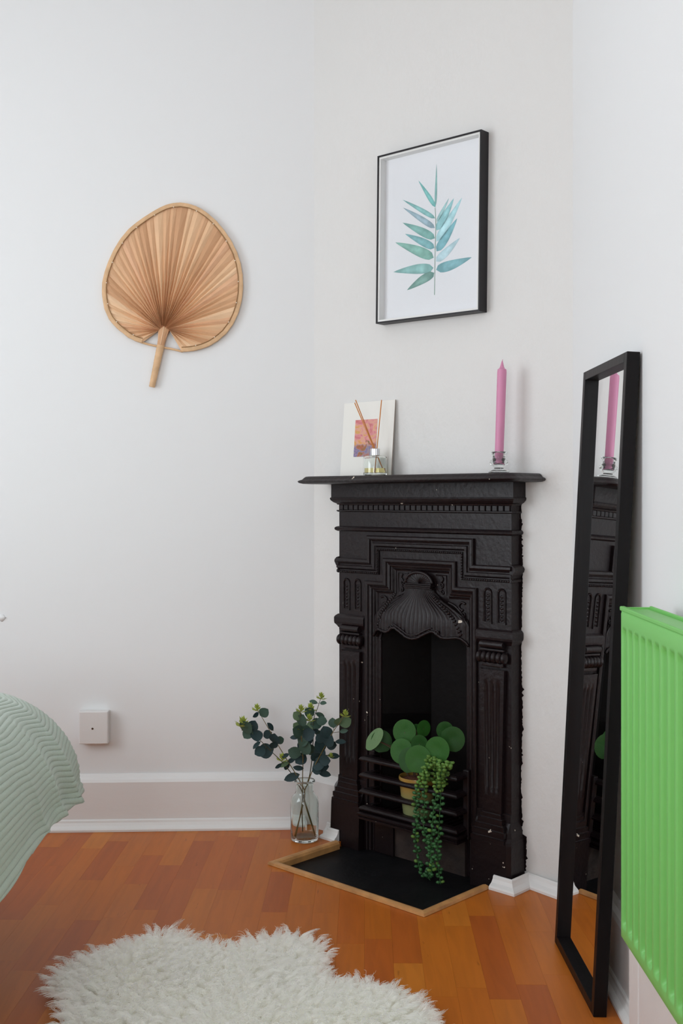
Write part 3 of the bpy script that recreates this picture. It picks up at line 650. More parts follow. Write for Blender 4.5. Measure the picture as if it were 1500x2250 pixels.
# resample the rim evenly
cum = [0]
for a, b in zip(rim[:-1], rim[1:]): cum.append(cum[-1]+(b-a).length)
def rim_at(t):
    d = t*cum[-1]; k = max(0, min(len(rim)-2, next((i for i in range(len(cum)-1) if cum[i+1] >= d), len(rim)-2)))
    return rim[k].lerp(rim[k+1], (d-cum[k])/max(1e-9, cum[k+1]-cum[k]))
NSEG = 46; rf = random.Random(5); hubv = Vector(hub)
cuts = [0]+[ (k+rf.uniform(-0.22, 0.22))/NSEG for k in range(1, NSEG)]+[1]
for k in range(NSEG):
    bm = bmesh.new(); t0, t1 = cuts[k], cuts[k+1]; cols = []
    for q, (tt, hgt) in enumerate(((t0, -1), (t0+(t1-t0)*0.45, 1), (t1, -1))):
        R = rim_at(tt); fi = 0.5+0.5*math.cos(0); hx = hubv+Vector((0.020*(tt-0.5)*2, -0.008+0.012*math.sin(PI*tt)))
        pts = []
        for r in (0.0, 0.08, 0.25, 0.5, 0.75, 1.0):
            p = hx.lerp(R+(hx-R).normalized()*0.004, r); dep = 0.014+0.0058*hgt*(1-0.70*r)*(0.5 if r == 0 else 1)+0.004*(1-r)
            pts.append(bm.verts.new((p.x, -dep, p.y)))
        cols.append(pts)
    for a, b in zip(cols[:-1], cols[1:]):
        for i in range(5): bm.faces.new((a[i], a[i+1], b[i+1], b[i]))
    o = obj('leaf_segment', bm, 'straw_%d' % rf.choice([0, 0, 1, 1, 2, 3, 4]), fan)
    md = o.modifiers.new('thick', 'SOLIDIFY'); md.thickness = 0.0008
# folded rim band, cord and stitches
bm = bmesh.new(); cen = sum(rim, Vector((0, 0)))/len(rim); NR = 110; rows = []
for k in range(NR+1):
    R = rim_at(k/NR); T = (rim_at(min(1, k/NR+0.01))-rim_at(max(0, k/NR-0.01))).normalized(); n = Vector((-T.y, T.x)); n = n if n.dot(hubv+Vector((0, 0.12))-R) > 0 else -n
    wob = 0.0006*math.sin(k*1.9)
    rows.append([bm.verts.new((p.x, -d, p.y)) for p, d in ((R, 0.0040), (R-n*(0.001+wob), 0.010), (R, 0.0160), (R+n*0.007, 0.0178), (R+n*0.0125, 0.0168), (R+n*0.0125, 0.0040))])
for a, b in zip(rows[:-1], rows[1:]):
    for i in range(6): bm.faces.new((a[i], a[(i+1) % 6], b[(i+1) % 6], b[i]))
bm.faces.new(rows[0]); bm.faces.new(rows[-1]); obj('rim_band', bm, 'straw_rim', fan, True, 50)
cord = []
for k in range(NR+1):
    R = rim_at(k/NR); T = (rim_at(min(1, k/NR+0.01))-rim_at(max(0, k/NR-0.01))).normalized(); n = Vector((-T.y, T.x)); n = n if n.dot(hubv+Vector((0, 0.12))-R) > 0 else -n
    c_ = R+n*0.0138; cord.append((c_.x, -0.0182, c_.y))
bm = bmesh.new(); tube(bm, cord, 0.0014, 5); obj('rim_cord', bm, 'straw_cord', fan, True)
for k in range(18):
    p = cord[int((k+0.5)/18*NR)]; bm = bmesh.new(); bmesh.ops.create_icosphere(bm, subdivisions=1, radius=0.0021, matrix=Matrix.Translation((p[0], p[1]-0.0012, p[2]))); obj('stitch', bm, 'straw_stitch', fan)
# handle: fluted neck, wrapped grip, cross cord
n0, n1, n2, n3 = Vector(ZF(690, 1225)), Vector(ZF(662, 1370)), Vector(ZF(640, 1500)), Vector(ZF(582, 1745))
bm = bmesh.new()
def flat_tube(bm, pts, rx, ry, n=10):
    rings = []
    for i, p in enumerate(pts):
        d = (pts[min(i+1, len(pts)-1)]-pts[max(0, i-1)]).normalized(); sd = Vector((d.y, -d.x))
        rings.append([bm.verts.new((p.x+sd.x*rx[i]*math.cos(a), -0.0125-ry[i]*math.sin(a), p.y+sd.y*rx[i]*math.cos(a))) for a in [2*PI*k/n for k in range(n)]])
    for a, b in zip(rings[:-1], rings[1:]):
        for k in range(n): bm.faces.new((a[k], a[(k+1) % n], b[(k+1) % n], b[k]))
    bm.faces.new(rings[0]); bm.faces.new(rings[-1])
flat_tube(bm, [n0.lerp(n1, t) for t in (-0.15, 0.1, 0.4, 0.75, 1.02)], [0.021, 0.0175, 0.0145, 0.0125, 0.0115], [0.007, 0.0085, 0.0085, 0.0085, 0.0085], 14)
obj('neck', bm, 'straw_3', fan, True, 60)
for k in range(5):
    bm = bmesh.new(); x = (k-2)*0.0055; a = n0.lerp(n1, -0.1)+Vector((x*1.5, 0)); b = n1+Vector((x*0.75, 0)); tube(bm, [(a.x, -0.0200+abs(x)*0.35, a.y), (b.x, -0.0205+abs(x)*0.5, b.y)], 0.0019, 5); obj('neck_rib', bm, 'straw_%d' % (k % 5), fan, True)
bm = bmesh.new(); NG = 60; pts = [n1.lerp(n3, k/NG) for k in range(NG+1)]
flat_tube(bm, pts, [0.0122-0.0028*k/NG+0.0007*(((k*13/NG) % 1)-0.5) for k in range(NG+1)], [0.0085-0.001*k/NG+0.0007*(((k*13/NG) % 1)-0.5) for k in range(NG+1)], 12); obj('grip', bm, 'straw_rim', fan, True, 50)
bm = bmesh.new(); cp = [Vector(ZF(*p)) for p in ((480, 1343), (560, 1366), (640, 1382), (690, 1393), (760, 1405), (855, 1428))]; tube(bm, smooth_path([(p.x, -0.009, p.y) for p in cp], 5), 0.0034, 7); obj('cross_cord', bm, 'straw_rim', fan, True)

# ------------------------------------------------------------------ junction box on the back wall
jb = thing('junction_box', 'small square white blanking box low on the wall above the skirting', 'junction box', tuple(back_w(-0.697, 0.0, 0.325)), A3)
bm = bmesh.new(); box(bm, -0.0455, 0.0455, -0.034, -0.0005, -0.051, 0.052); bevel(obj('cover', bm, 'box_white', jb), 0.003)
bm = bmesh.new(); lathe(bm, [(0.0035, 0), (0.0032, 0.0015), (0, 0.0018)], 10, close_bot=True); bmesh.ops.rotate(bm, verts=bm.verts, matrix=Matrix.Rotation(PI/2, 3, 'X')); bmesh.ops.translate(bm, verts=bm.verts, vec=(-0.003, -0.0335, -0.002)); obj('screw', bm, 'screw_dark', jb)

lu_, lw_ = back_uw(3, 1358, 0.0)
bm = bmesh.new(); bmesh.ops.create_icosphere(bm, subdivisions=2, radius=1, matrix=Matrix.Translation(Vector(back_w(lu_, 0.0, lw_))) @ Matrix.Rotation(A3, 4, 'Z') @ Matrix.Diagonal((0.014, 0.007, 0.011, 1)))
rl_ = random.Random(2)
for v_ in bm.verts: v_.co += Vector((rl_.uniform(-1, 1), rl_.uniform(-0.4, 0.4), rl_.uniform(-1, 1)))*0.0022
obj('plaster_lump', bm, 'wall_paint', bpy.data.objects['wall_back'], True)
# ------------------------------------------------------------------ framed leaf print
PFW, PFH, PFD = 0.379, 0.503, 0.036
pc0 = breast_w(0.4855, 0.001, 1.8245)
pf = thing('picture_frame', 'black box frame with watercolour bamboo leaf print above the mantel', 'picture', tuple(pc0), -A2)
ROLL = Matrix.Rotation(0.0135, 4, 'Y')
def pobj(name, bm, m, parent=pf, **k):
    bmesh.ops.transform(bm, matrix=ROLL, verts=bm.verts[:]); return obj(name, bm, m, parent, **k)
hw, hh = PFW/2, PFH/2
def rails(t0, t1, y0, y1, m, nm):
    """four mitred rails between outer inset t0 and inner inset t1"""
    o4 = [(-hw+t0, -hh+t0), (hw-t0, -hh+t0), (hw-t0, hh-t0), (-hw+t0, hh-t0)]; i4 = [(-hw+t1, -hh+t1), (hw-t1, -hh+t1), (hw-t1, hh-t1), (-hw+t1, hh-t1)]
    for k in range(4):
        bm = bmesh.new(); prism(bm, [o4[k], o4[(k+1) % 4], i4[(k+1) % 4], i4[k]], lambda p, h: (p[0], h, p[1]), y0, y1); pobj(nm, bm, m)
rails(0.0, 0.0045, -PFD, 0, 'black_frame', 'frame_rail'); rails(0.0047, 0.0105, -PFD+0.003, -0.003, 'white_liner', 'liner')
bm = bmesh.new(); box(bm, -hw+0.0046, hw-0.0046, -0.0080, -0.0008, -hh+0.0046, hh-0.0046); pobj('print', bm, 'art_paper')
bm = bmesh.new(); box(bm, -hw+0.0046, hw-0.0046, -PFD+0.0032, -PFD+0.0048, -hh+0.0046, hh-0.0046); pobj('glass', bm, 'picture_pane')
# painted leaves: flat print on the paper
def print_mat():
    m = mat('leaf_print', (0.1, 0.3, 0.3, 1), 0.8); nt = m.node_tree; b = nt.nodes['Principled BSDF']
    at = nt.nodes.new('ShaderNodeVertexColor'); at.layer_name = 'tint'
    tc = nt.nodes.new('ShaderNodeTexCoord'); n = nt.nodes.new('ShaderNodeTexNoise'); n.inputs['Scale'].default_value = 38; n.inputs['Detail'].default_value = 4
    nt.links.new(tc.outputs['Object'], n.inputs['Vector'])
    cr = nt.nodes.new('ShaderNodeValToRGB'); cr.color_ramp.elements[0].color = (0.80, 0.84, 0.84, 1); cr.color_ramp.elements[1].color = (1.2, 1.2, 1.2, 1)
    cr.color_ramp.elements[0].position = 0.35; cr.color_ramp.elements[1].position = 0.7
    mx = nt.nodes.new('ShaderNodeMix'); mx.data_type = 'RGBA'; mx.blend_type = 'MULTIPLY'; mx.inputs['Factor'].default_value = 1
    nt.links.new(n.outputs['Fac'], cr.inputs['Fac']); nt.links.new(at.outputs['Color'], mx.inputs['A']); nt.links.new(cr.outputs['Color'], mx.inputs['B'])
    nt.links.new(mx.outputs['Result'], b.inputs['Base Color'])
print_mat()
def ZP(x, y):
    u, w = breast_uw(790+x/4.6875, 260+y/4.6875, 0.010); return Vector((u-0.4855, w-1.8245))
bm = bmesh.new(); cl = bm.loops.layers.float_color.new('tint')
PL = [((778, 915), (603, 640), 22, (96, 168, 164)), ((778, 905), (790, 465), 11, (110, 160, 156)), ((775, 1030), (440, 838), 24, (110, 166, 164)), ((772, 1130), (445, 920), 30, (130, 156, 168)), ((772, 1235), (440, 1075), 42, (104, 158, 150)), ((768, 1335), (466, 1190), 40, (104, 160, 164)), ((760, 1435), (365, 1278), 52, (112, 164, 150)), ((758, 1540), (345, 1583), 50, (116, 166, 162)), ((765, 1590), (485, 1770), 42, (96, 138, 128)),
      ((790, 1065), (918, 820), 16, (140, 182, 182)), ((788, 1155), (968, 822), 36, (126, 180, 184)), ((788, 1270), (1052, 815), 38, (160, 204, 210)), ((790, 1370), (1002, 1028), 40, (104, 164, 174)), ((785, 1475), (1030, 1230), 38, (172, 200, 208)), ((785, 1560), (1152, 1430), 50, (104, 158, 166))]
for base, tip, wd, c in PL:
    B, T = Vector(base), Vector(tip); d = T-B; n = Vector((-d.y, d.x)).normalized(); up, lo_ = [], []
    for k in range(13):
        t = k/12; sh = math.sin(PI*min(1, t**0.62))**0.75*(1-0.25*t); wd_ = wd*1.12; c_ = B+d*t+n*(0.10*wd*math.sin(PI*t))
        up.append(c_+n*wd_*sh); lo_.append(c_-n*wd_*sh)
    pts = up+lo_[::-1]; uniq = []
    for p in pts:
        q = ZP(p.x, p.y)
        if not uniq or (q-uniq[-1]).length > 1e-5: uniq.append(q)
    if (uniq[0]-uniq[-1]).length < 1e-5: uniq.pop()
    vs_ = [bm.verts.new((q.x, -0.0083, q.y)) for q in uniq]; ce = ZP(*(B+d*0.45)); cv = bm.verts.new((ce.x, -0.0083, ce.y))
    col = srgb(*[q*0.86+255*0.14 for q in c]); lite = tuple(min(1, q*1.35+0.03) for q in col[:3])+(1,)
    for i in range(len(vs_)):
        f = bm.faces.new((vs_[i], vs_[(i+1) % len(vs_)], cv))
        for l in f.loops: l[cl] = lite if l.vert is cv else col
st = [ZP(*p) for p in ((768, 1818), (772, 1600), (775, 1350), (782, 1100), (775, 920))]
for a, b in zip(st[:-1], st[1:]):
    n = Vector((0.0011, 0)); f = bm.faces.new([bm.verts.new((q.x, -0.0084, q.y)) for q in (a-n, a+n, b+n*0.8, b-n*0.8)])
    for l in f.loops: l[cl] = srgb(120, 150, 130)
# leaf vertices are measured with the hang already in them, so no extra roll here
obj('leaf_print', bm, 'leaf_print', pf)

# ------------------------------------------------------------------ things on the mantel shelf
# small card leaning on the wall
def lean_frame(u, v, w): return tuple(breast_w(u, v, w))
cw_, ch_ = 0.206, 0.229; cu_ = 0.243
cd_ = thing('art_card', 'cream card with a small pink abstract painting leaning behind the diffuser', 'art card', tuple(breast_w(cu_, 0.026, SHELF_W)), -A2)
tilt = Matrix.Rotation(math.radians(-5.0), 4, 'X')
bm = bmesh.new(); box(bm, -cw_/2, cw_/2, -0.0035, 0, 0.0008, ch_); bmesh.ops.transform(bm, matrix=tilt, verts=bm.verts[:]); o = obj('board', bm, ['card', 'card_edge'], cd_)
for p in o.data.polygons:
    if abs(p.normal.x) > 0.7: p.material_index = 1
def paint_mat():
    m = mat('abstract_paint', (0.8, 0.3, 0.3, 1), 0.6); nt = m.node_tree; b = nt.nodes['Principled BSDF']
    tc = nt.nodes.new('ShaderNodeTexCoord'); mp = nt.nodes.new('ShaderNodeMapping'); mp.inputs['Scale'].default_value = (26, 26, 34); nt.links.new(tc.outputs['Object'], mp.inputs[0])
    n = nt.nodes.new('ShaderNodeTexNoise'); n.inputs['Scale'].default_value = 1.3; n.inputs['Detail'].default_value = 5; n.inputs['Distortion'].default_value = 1.2; nt.links.new(mp.outputs[0], n.inputs['Vector'])
    sx = nt.nodes.new('ShaderNodeSeparateXYZ'); nt.links.new(tc.outputs['Object'], sx.inputs[0])
    up = nt.nodes.new('ShaderNodeValToRGB'); e = up.color_ramp.elements
    e[0].position = 0.32; e[0].color = srgb(200, 112, 112); e[1].position = 0.72; e[1].color = srgb(196, 172, 96)
    x = e.new(0.45); x.color = srgb(214, 136, 142); x = e.new(0.54); x.color = srgb(216, 164, 138); x = e.new(0.63); x.color = srgb(216, 150, 84)
    lo2 = nt.nodes.new('ShaderNodeValToRGB'); e = lo2.color_ramp.elements
    e[0].position = 0.34; e[0].color = srgb(120, 112, 60); e[1].position = 0.70; e[1].color = srgb(190, 150, 160)
    x = e.new(0.45); x.color = srgb(176, 96, 70); x = e.new(0.54); x.color = srgb(150, 140, 150); x = e.new(0.62); x.color = srgb(110, 104, 150)
    nt.links.new(n.outputs['Fac'], up.inputs['Fac']); nt.links.new(n.outputs['Fac'], lo2.inputs['Fac'])
    ma = nt.nodes.new('ShaderNodeMath'); ma.operation = 'MULTIPLY_ADD'; ma.inputs[1].default_value = 0.06; nt.links.new(n.outputs['Fac'], ma.inputs[0]); nt.links.new(sx.outputs['Z'], ma.inputs[2])
    gt = nt.nodes.new('ShaderNodeMapRange'); gt.inputs['From Min'].default_value = 0.125; gt.inputs['From Max'].default_value = 0.135; nt.links.new(ma.outputs[0], gt.inputs[0])
    mx = nt.nodes.new('ShaderNodeMix'); mx.data_type = 'RGBA'; nt.links.new(gt.outputs[0], mx.inputs['Factor']); nt.links.new(lo2.outputs[0], mx.inputs['A']); nt.links.new(up.outputs[0], mx.inputs['B'])
    nt.links.new(mx.outputs['Result'], b.inputs['Base Color'])
paint_mat()
bm = bmesh.new(); box(bm, -0.051, 0.038, -0.0043, -0.0035, 0.060, 0.174); bmesh.ops.transform(bm, matrix=tilt, verts=bm.verts[:]); obj('painting', bm, 'abstract_paint', cd_)
# reed diffuser
du_, dv_ = 0.3150, 0.066; dp = breast_w(du_, dv_, SHELF_W+0.0004)
df = thing('reed_diffuser', 'clear glass reed diffuser with silver collar and yellow oil', 'diffuser', tuple(dp), -0.35)
rd = 0.0355
bm = bmesh.new(); lathe(bm, [(0, 0), (rd-0.004, 0), (rd, 0.003), (rd, 0.053), (rd-0.003, 0.0575), (0.014, 0.060), (0.0125, 0.063), (0.0125, 0.066), (0.0098, 0.066), (0.0098, 0.062), (0.013, 0.0572), (rd-0.005, 0.0545), (rd-0.0028, 0.051), (rd-0.0028, 0.008), (rd-0.006, 0.006), (0, 0.006)], 40); obj('bottle', bm, 'clear_glass', df, True, 50)
bm = bmesh.new(); lathe(bm, [(0, 0.0065), (rd-0.0065, 0.0065), (rd-0.0032, 0.009), (rd-0.0032, 0.0215), (0, 0.0215)], 40); obj('oil', bm, 'yellow_oil', df, True, 50)
bm = bmesh.new(); lathe(bm, [(0.0102, 0.0605), (0.0142, 0.0605), (0.0142, 0.0790), (0.0132, 0.0800), (0.0102, 0.0800)], 32); obj('collar', bm, 'chrome_cap', df, True, 40)
inv = Matrix.Rotation(0.35, 3, 'Z')
def dl(px, py, dy=0.0): return inv @ (at_depth(px, py, dp[1]+dy)-Vector(dp))
for a, b, dy in (((781, 879), (848, 1037), 0.010), ((779, 885), (846, 1036), 0.002), ((838, 879), (823, 1036), -0.006)):
    A_, B_ = dl(a[0], a[1], dy), dl(b[0], b[1], -dy*0.6)
    t = (0.080-A_.z)/(B_.z-A_.z); mid = A_.lerp(B_, t); lim = 0.0082
    m2 = Vector((mid.x, mid.y, 0)); 
    if m2.length > lim: sh = m2*(1-lim/m2.length); A_ -= sh; B_ -= sh
    h2 = Vector((B_.x, B_.y, 0))
    if h2.length > rd-0.008: B_.x *= (rd-0.008)/h2.length; B_.y *= (rd-0.008)/h2.length
    B_.z = 0.0085
    bm = bmesh.new(); tube(bm, [A_, B_], 0.0016, 7); obj('reed', bm, 'reed', df, True)
# glass holder and candle
cu2, cv2 = 0.7580, 0.068; hp = breast_w(cu2, cv2, SHELF_W+0.0004)
ch = thing('candle_holder', 'clear pressed glass candle holder standing on the mantel', 'candle holder', tuple(hp))
HPf = [(0, 0.0), (0.0270, 0.0), (0.0285, 0.003), (0.0270, 0.006), (0.0200, 0.0085), (0.0135, 0.0115), (0.0125, 0.015), (0.0165, 0.019), (0.0235, 0.024), (0.0255, 0.029), (0.0240, 0.034), (0.0180, 0.038), (0.0165, 0.042), (0.0175, 0.048), (0.0215, 0.053), (0.0225, 0.056), (0.0205, 0.058), (0.0165, 0.0565), (0.0135, 0.052), (0.0128, 0.030), (0.0100, 0.0275), (0, 0.0275)]
bm = bmesh.new(); lathe(bm, HPf, 40); obj('cup', bm, 'clear_glass', ch, True, 60)
cdl = thing('candle', 'tall slim pink taper candle in the glass holder', 'candle', (hp[0], hp[1], hp[2]+0.0280), 0)
cdl.rotation_euler = (0.0, math.radians(1.9), 0)
bm = bmesh.new(); lathe(bm, [(0, 0), (0.0112, 0), (0.0118, 0.004), (0.0127, 0.245), (0.0120, 0.2525), (0.0075, 0.2555), (0.0052, 0.261), (0.0030, 0.270), (0.0012, 0.276), (0, 0.2765)], 28); obj('wax', bm, 'pink_wax', cdl, True, 50)
bm = bmesh.new(); tube(bm, [(0, 0, 0.270), (0.0006, 0, 0.277), (0.0012, 0, 0.280)], 0.0008, 5); obj('wick', bm, 'pink_wax', cdl)

# ------------------------------------------------------------------ leaning mirror
MW, MH, MD, ML = 0.378, 1.349, 0.027, 0.020
mir = thing('mirror', 'tall narrow mirror with deep black frame leaning against the white wall', 'mirror', (0.509, 2.220, 0.0), math.radians(0.75))
lean = math.asin(0.0685/MH); RL = Matrix.Rotation(lean, 4, 'Y')
def mobj(name, bm, m): bmesh.ops.transform(bm, matrix=Matrix.Translation((0, 0, 0.0006)) @ RL, verts=bm.verts[:]); return obj(name, bm, m, mir)
for nm, y0, y1, z0, z1 in (('stile', 0, ML, 0, MH), ('stile', MW-ML, MW, 0, MH), ('rail', ML, MW-ML, 0, ML), ('rail', ML, MW-ML, MH-ML, MH)):
    bm = bmesh.new(); box(bm, 0, MD, y0, y1, z0, z1); bevel(mobj(nm, bm, 'mirror_frame'), 0.0012, 2)
bm = bmesh.new(); box(bm, 0.0165, 0.0185, ML-0.004, MW-ML+0.004, ML-0.004, MH-ML+0.004); mobj('mirror_glass', bm, 'silver_glass')
bm = bmesh.new(); box(bm, 0.0190, 0.0240, ML-0.004, MW-ML+0.004, ML-0.004, MH-ML+0.004); mobj('backing', bm, 'card_edge')

# ------------------------------------------------------------------ radiator
RX0 = 0.506; RY1 = 2.0; RLEN = 1.3; RZ0, RZ1 = 0.252, 0.848
rad = thing('radiator', 'bright green ribbed panel radiator on the white wall beside the mirror', 'radiator', (RX0, RY1, RZ0))
NY = 520; NZ = 60; pit = 0.0405; Hh = RZ1-RZ0
ys = np.linspace(0, -RLEN, NY)
zs = np.array(sorted(set([0, 0.006, Hh-0.006, Hh]+[0.018+k*0.004 for k in range(10)]+[Hh-0.024-k*0.004 for k in range(10)]+list(np.linspace(0.07, Hh-0.07, 8)))))
Vr = np.zeros((NY, len(zs), 3))
for i, y in enumerate(ys):
    ph = ((-y-0.012) % pit)/pit; edge = min(1, max(0, (-y-0.006)/0.006))
    # broad flat rib with a narrower pressed channel
    a = abs(ph-0.5)*2; ch_d = 1-min(1, max(0, (a-0.46)/0.26)); ch_d = ch_d*ch_d*(3-2*ch_d)
    for j, z in enumerate(zs):
        e0 = min(1, max(0, (z-0.024)/0.016)); e1 = min(1, max(0, (Hh-0.030-z)/0.016)); e = (e0*e0*(3-2*e0))*(e1*e1*(3-2*e1))
        rim_ = 0.004*(1-min(1, z/0.006))+0.004*(1-min(1, (Hh-z)/0.006))
        Vr[i, j] = (0.0135*ch_d*e*edge+rim_+0.004*(1-edge), y, z)
grid_mesh('front_panel', Vr, 'radiator_green', rad)
bm = bmesh.new(); box(bm, 0.0165, 0.056, -RLEN, -0.003, 0.004, Hh-0.012); obj('core', bm, 'radiator_inside', rad)
bm = bmesh.new(); box(bm, 0.0035, 0.060, -0.0030, 0.0, 0.0, Hh+0.004); bevel(obj('end_panel', bm, 'radiator_green', rad), 0.0015)
bm = bmesh.new()
box(bm, 0.000, 0.010, -RLEN, -0.001, Hh-0.002, Hh+0.006); box(bm, 0.054, 0.060, -RLEN, -0.001, Hh-0.010, Hh+0.006); box(bm, 0.010, 0.054, -RLEN, -0.001, Hh-0.004, Hh+0.0005)
bevel(obj('top_grille', bm, 'radiator_green', rad), 0.002)
for y in (-0.15, -1.1):
    bm = bmesh.new(); box(bm, 0.056, RX-RX0-0.001, y-0.02, y+0.02, 0.08, Hh-0.08); obj('wall_bracket', bm, 'radiator_inside', rad)

# ------------------------------------------------------------------ glass vase with eucalyptus
VP_ = at_floor(669, 1845); VR = 0.0435; VH = 0.184
vz = thing('glass_vase', 'clear glass bottle vase on the floor beside the fireplace', 'vase', (VP_.x, VP_.y, 0.0006))
bm = bmesh.new()
lathe(bm, [(0, 0), (VR-0.004, 0), (VR, 0.004), (VR+0.0005, 0.115), (VR-0.003, 0.131), (VR-0.012, 0.141), (0.0285, 0.146), (0.0270, 0.151), (0.0270, 0.171), (0.0285, 0.175), (0.0325, 0.178), (0.0325, 0.182), (0.0305, 0.184), (0.0275, 0.1815), (0.0245, 0.173), (0.0245, 0.149), (0.0265, 0.1435), (VR-0.014, 0.1385), (VR-0.0055, 0.129), (VR-0.0028, 0.113), (VR-0.0030, 0.014), (VR-0.009, 0.009), (0, 0.0075)], 44)
obj('bottle', bm, 'bottle_glass', vz, True, 60)
def leaf_mesh(name, L=1.0, W=0.5, cup=0.10, rows=7, tip=1.0, m='euca_mid', notch=0.0):
    bm = bmesh.new(); prev = None
    for k in range(rows+1):
        t = k/rows; hw = W*max(0.02, math.sin(PI*min(1, max(0.0, t))**tip)**0.62) if 0 < k < rows else W*0.04
        y = L*t; z = -cup*4*(t-0.5)**2*0.5
        row = [bm.verts.new((-hw, y, z+cup*0.6*hw/W)), bm.verts.new((-hw*0.5, y, z+cup*0.15)), bm.verts.new((0, y, z-cup*0.08)), bm.verts.new((hw*0.5, y, z+cup*0.15)), bm.verts.new((hw, y, z+cup*0.6*hw/W))]
        if prev:
            for i in range(4): bm.faces.new((prev[i], prev[i+1], row[i+1], row[i]))
        prev = row
    for f in bm.faces: f.smooth = True
    me = bpy.data.meshes.new(name); bm.to_mesh(me); bm.free(); me.materials.append(MATS[m]); return me
LM = {}
for k in ('euca_dark', 'euca_mid', 'euca_light', 'euca_bud'):
    LM[k, 'round'] = leaf_mesh(k+'_round', 1, 0.46, 0.10, m=k); LM[k, 'long'] = leaf_mesh(k+'_long', 1, 0.25, 0.08, m=k)
def put_leaf(parent, me, base, dirv, nrm, size, name='leaf', origin=None):
    d = dirv.normalized(); n = (nrm-d*nrm.dot(d)).normalized(); x = d.cross(n)
    M = Matrix(((x.x, d.x, n.x, base.x), (x.y, d.y, n.y, base.y), (x.z, d.z, n.z, base.z), (0, 0, 0, 1))) @ Matrix.Scale(size, 4)
    o = link(name, me, None, parent); o.matrix_local = (Matrix.Translation(-origin) if origin is not None else Matrix()) @ M; return o
re_ = random.Random(21)
def EZ(x, y, d): return at_depth(490+x/4.6875, 1490+y/4.6875, d)
def bud(parent, p, org, size, up):
    """tuft of small pointed young leaves"""
    bm = bmesh.new()
    for k in range(13):
        a = k*2.4; el = 0.25+1.1*(k/12); d = (up*math.sin(el)+Vector((math.cos(a), math.sin(a), 0))*math.cos(el)).normalized()
        s_ = size*(1.0-0.35*k/12); base = p+up*size*0.55*(k/12); sd = d.cross(up); sd = sd.normalized() if sd.length > 1e-3 else Vector((1, 0, 0)); nn = sd.cross(d)
        pts = [base, base+d*s_*0.5+sd*s_*0.30, base+d*s_, base+d*s_*0.5-sd*s_*0.30]; mid = base+d*s_*0.5-nn*s_*0.06
        vv = [bm.verts.new(q-org) for q in pts]; mv = bm.verts.new(mid-org)
        for i in range(4): bm.faces.new((vv[i], vv[(i+1) % 4], mv))
    obj('bud', bm, 'euca_bud', parent, True)
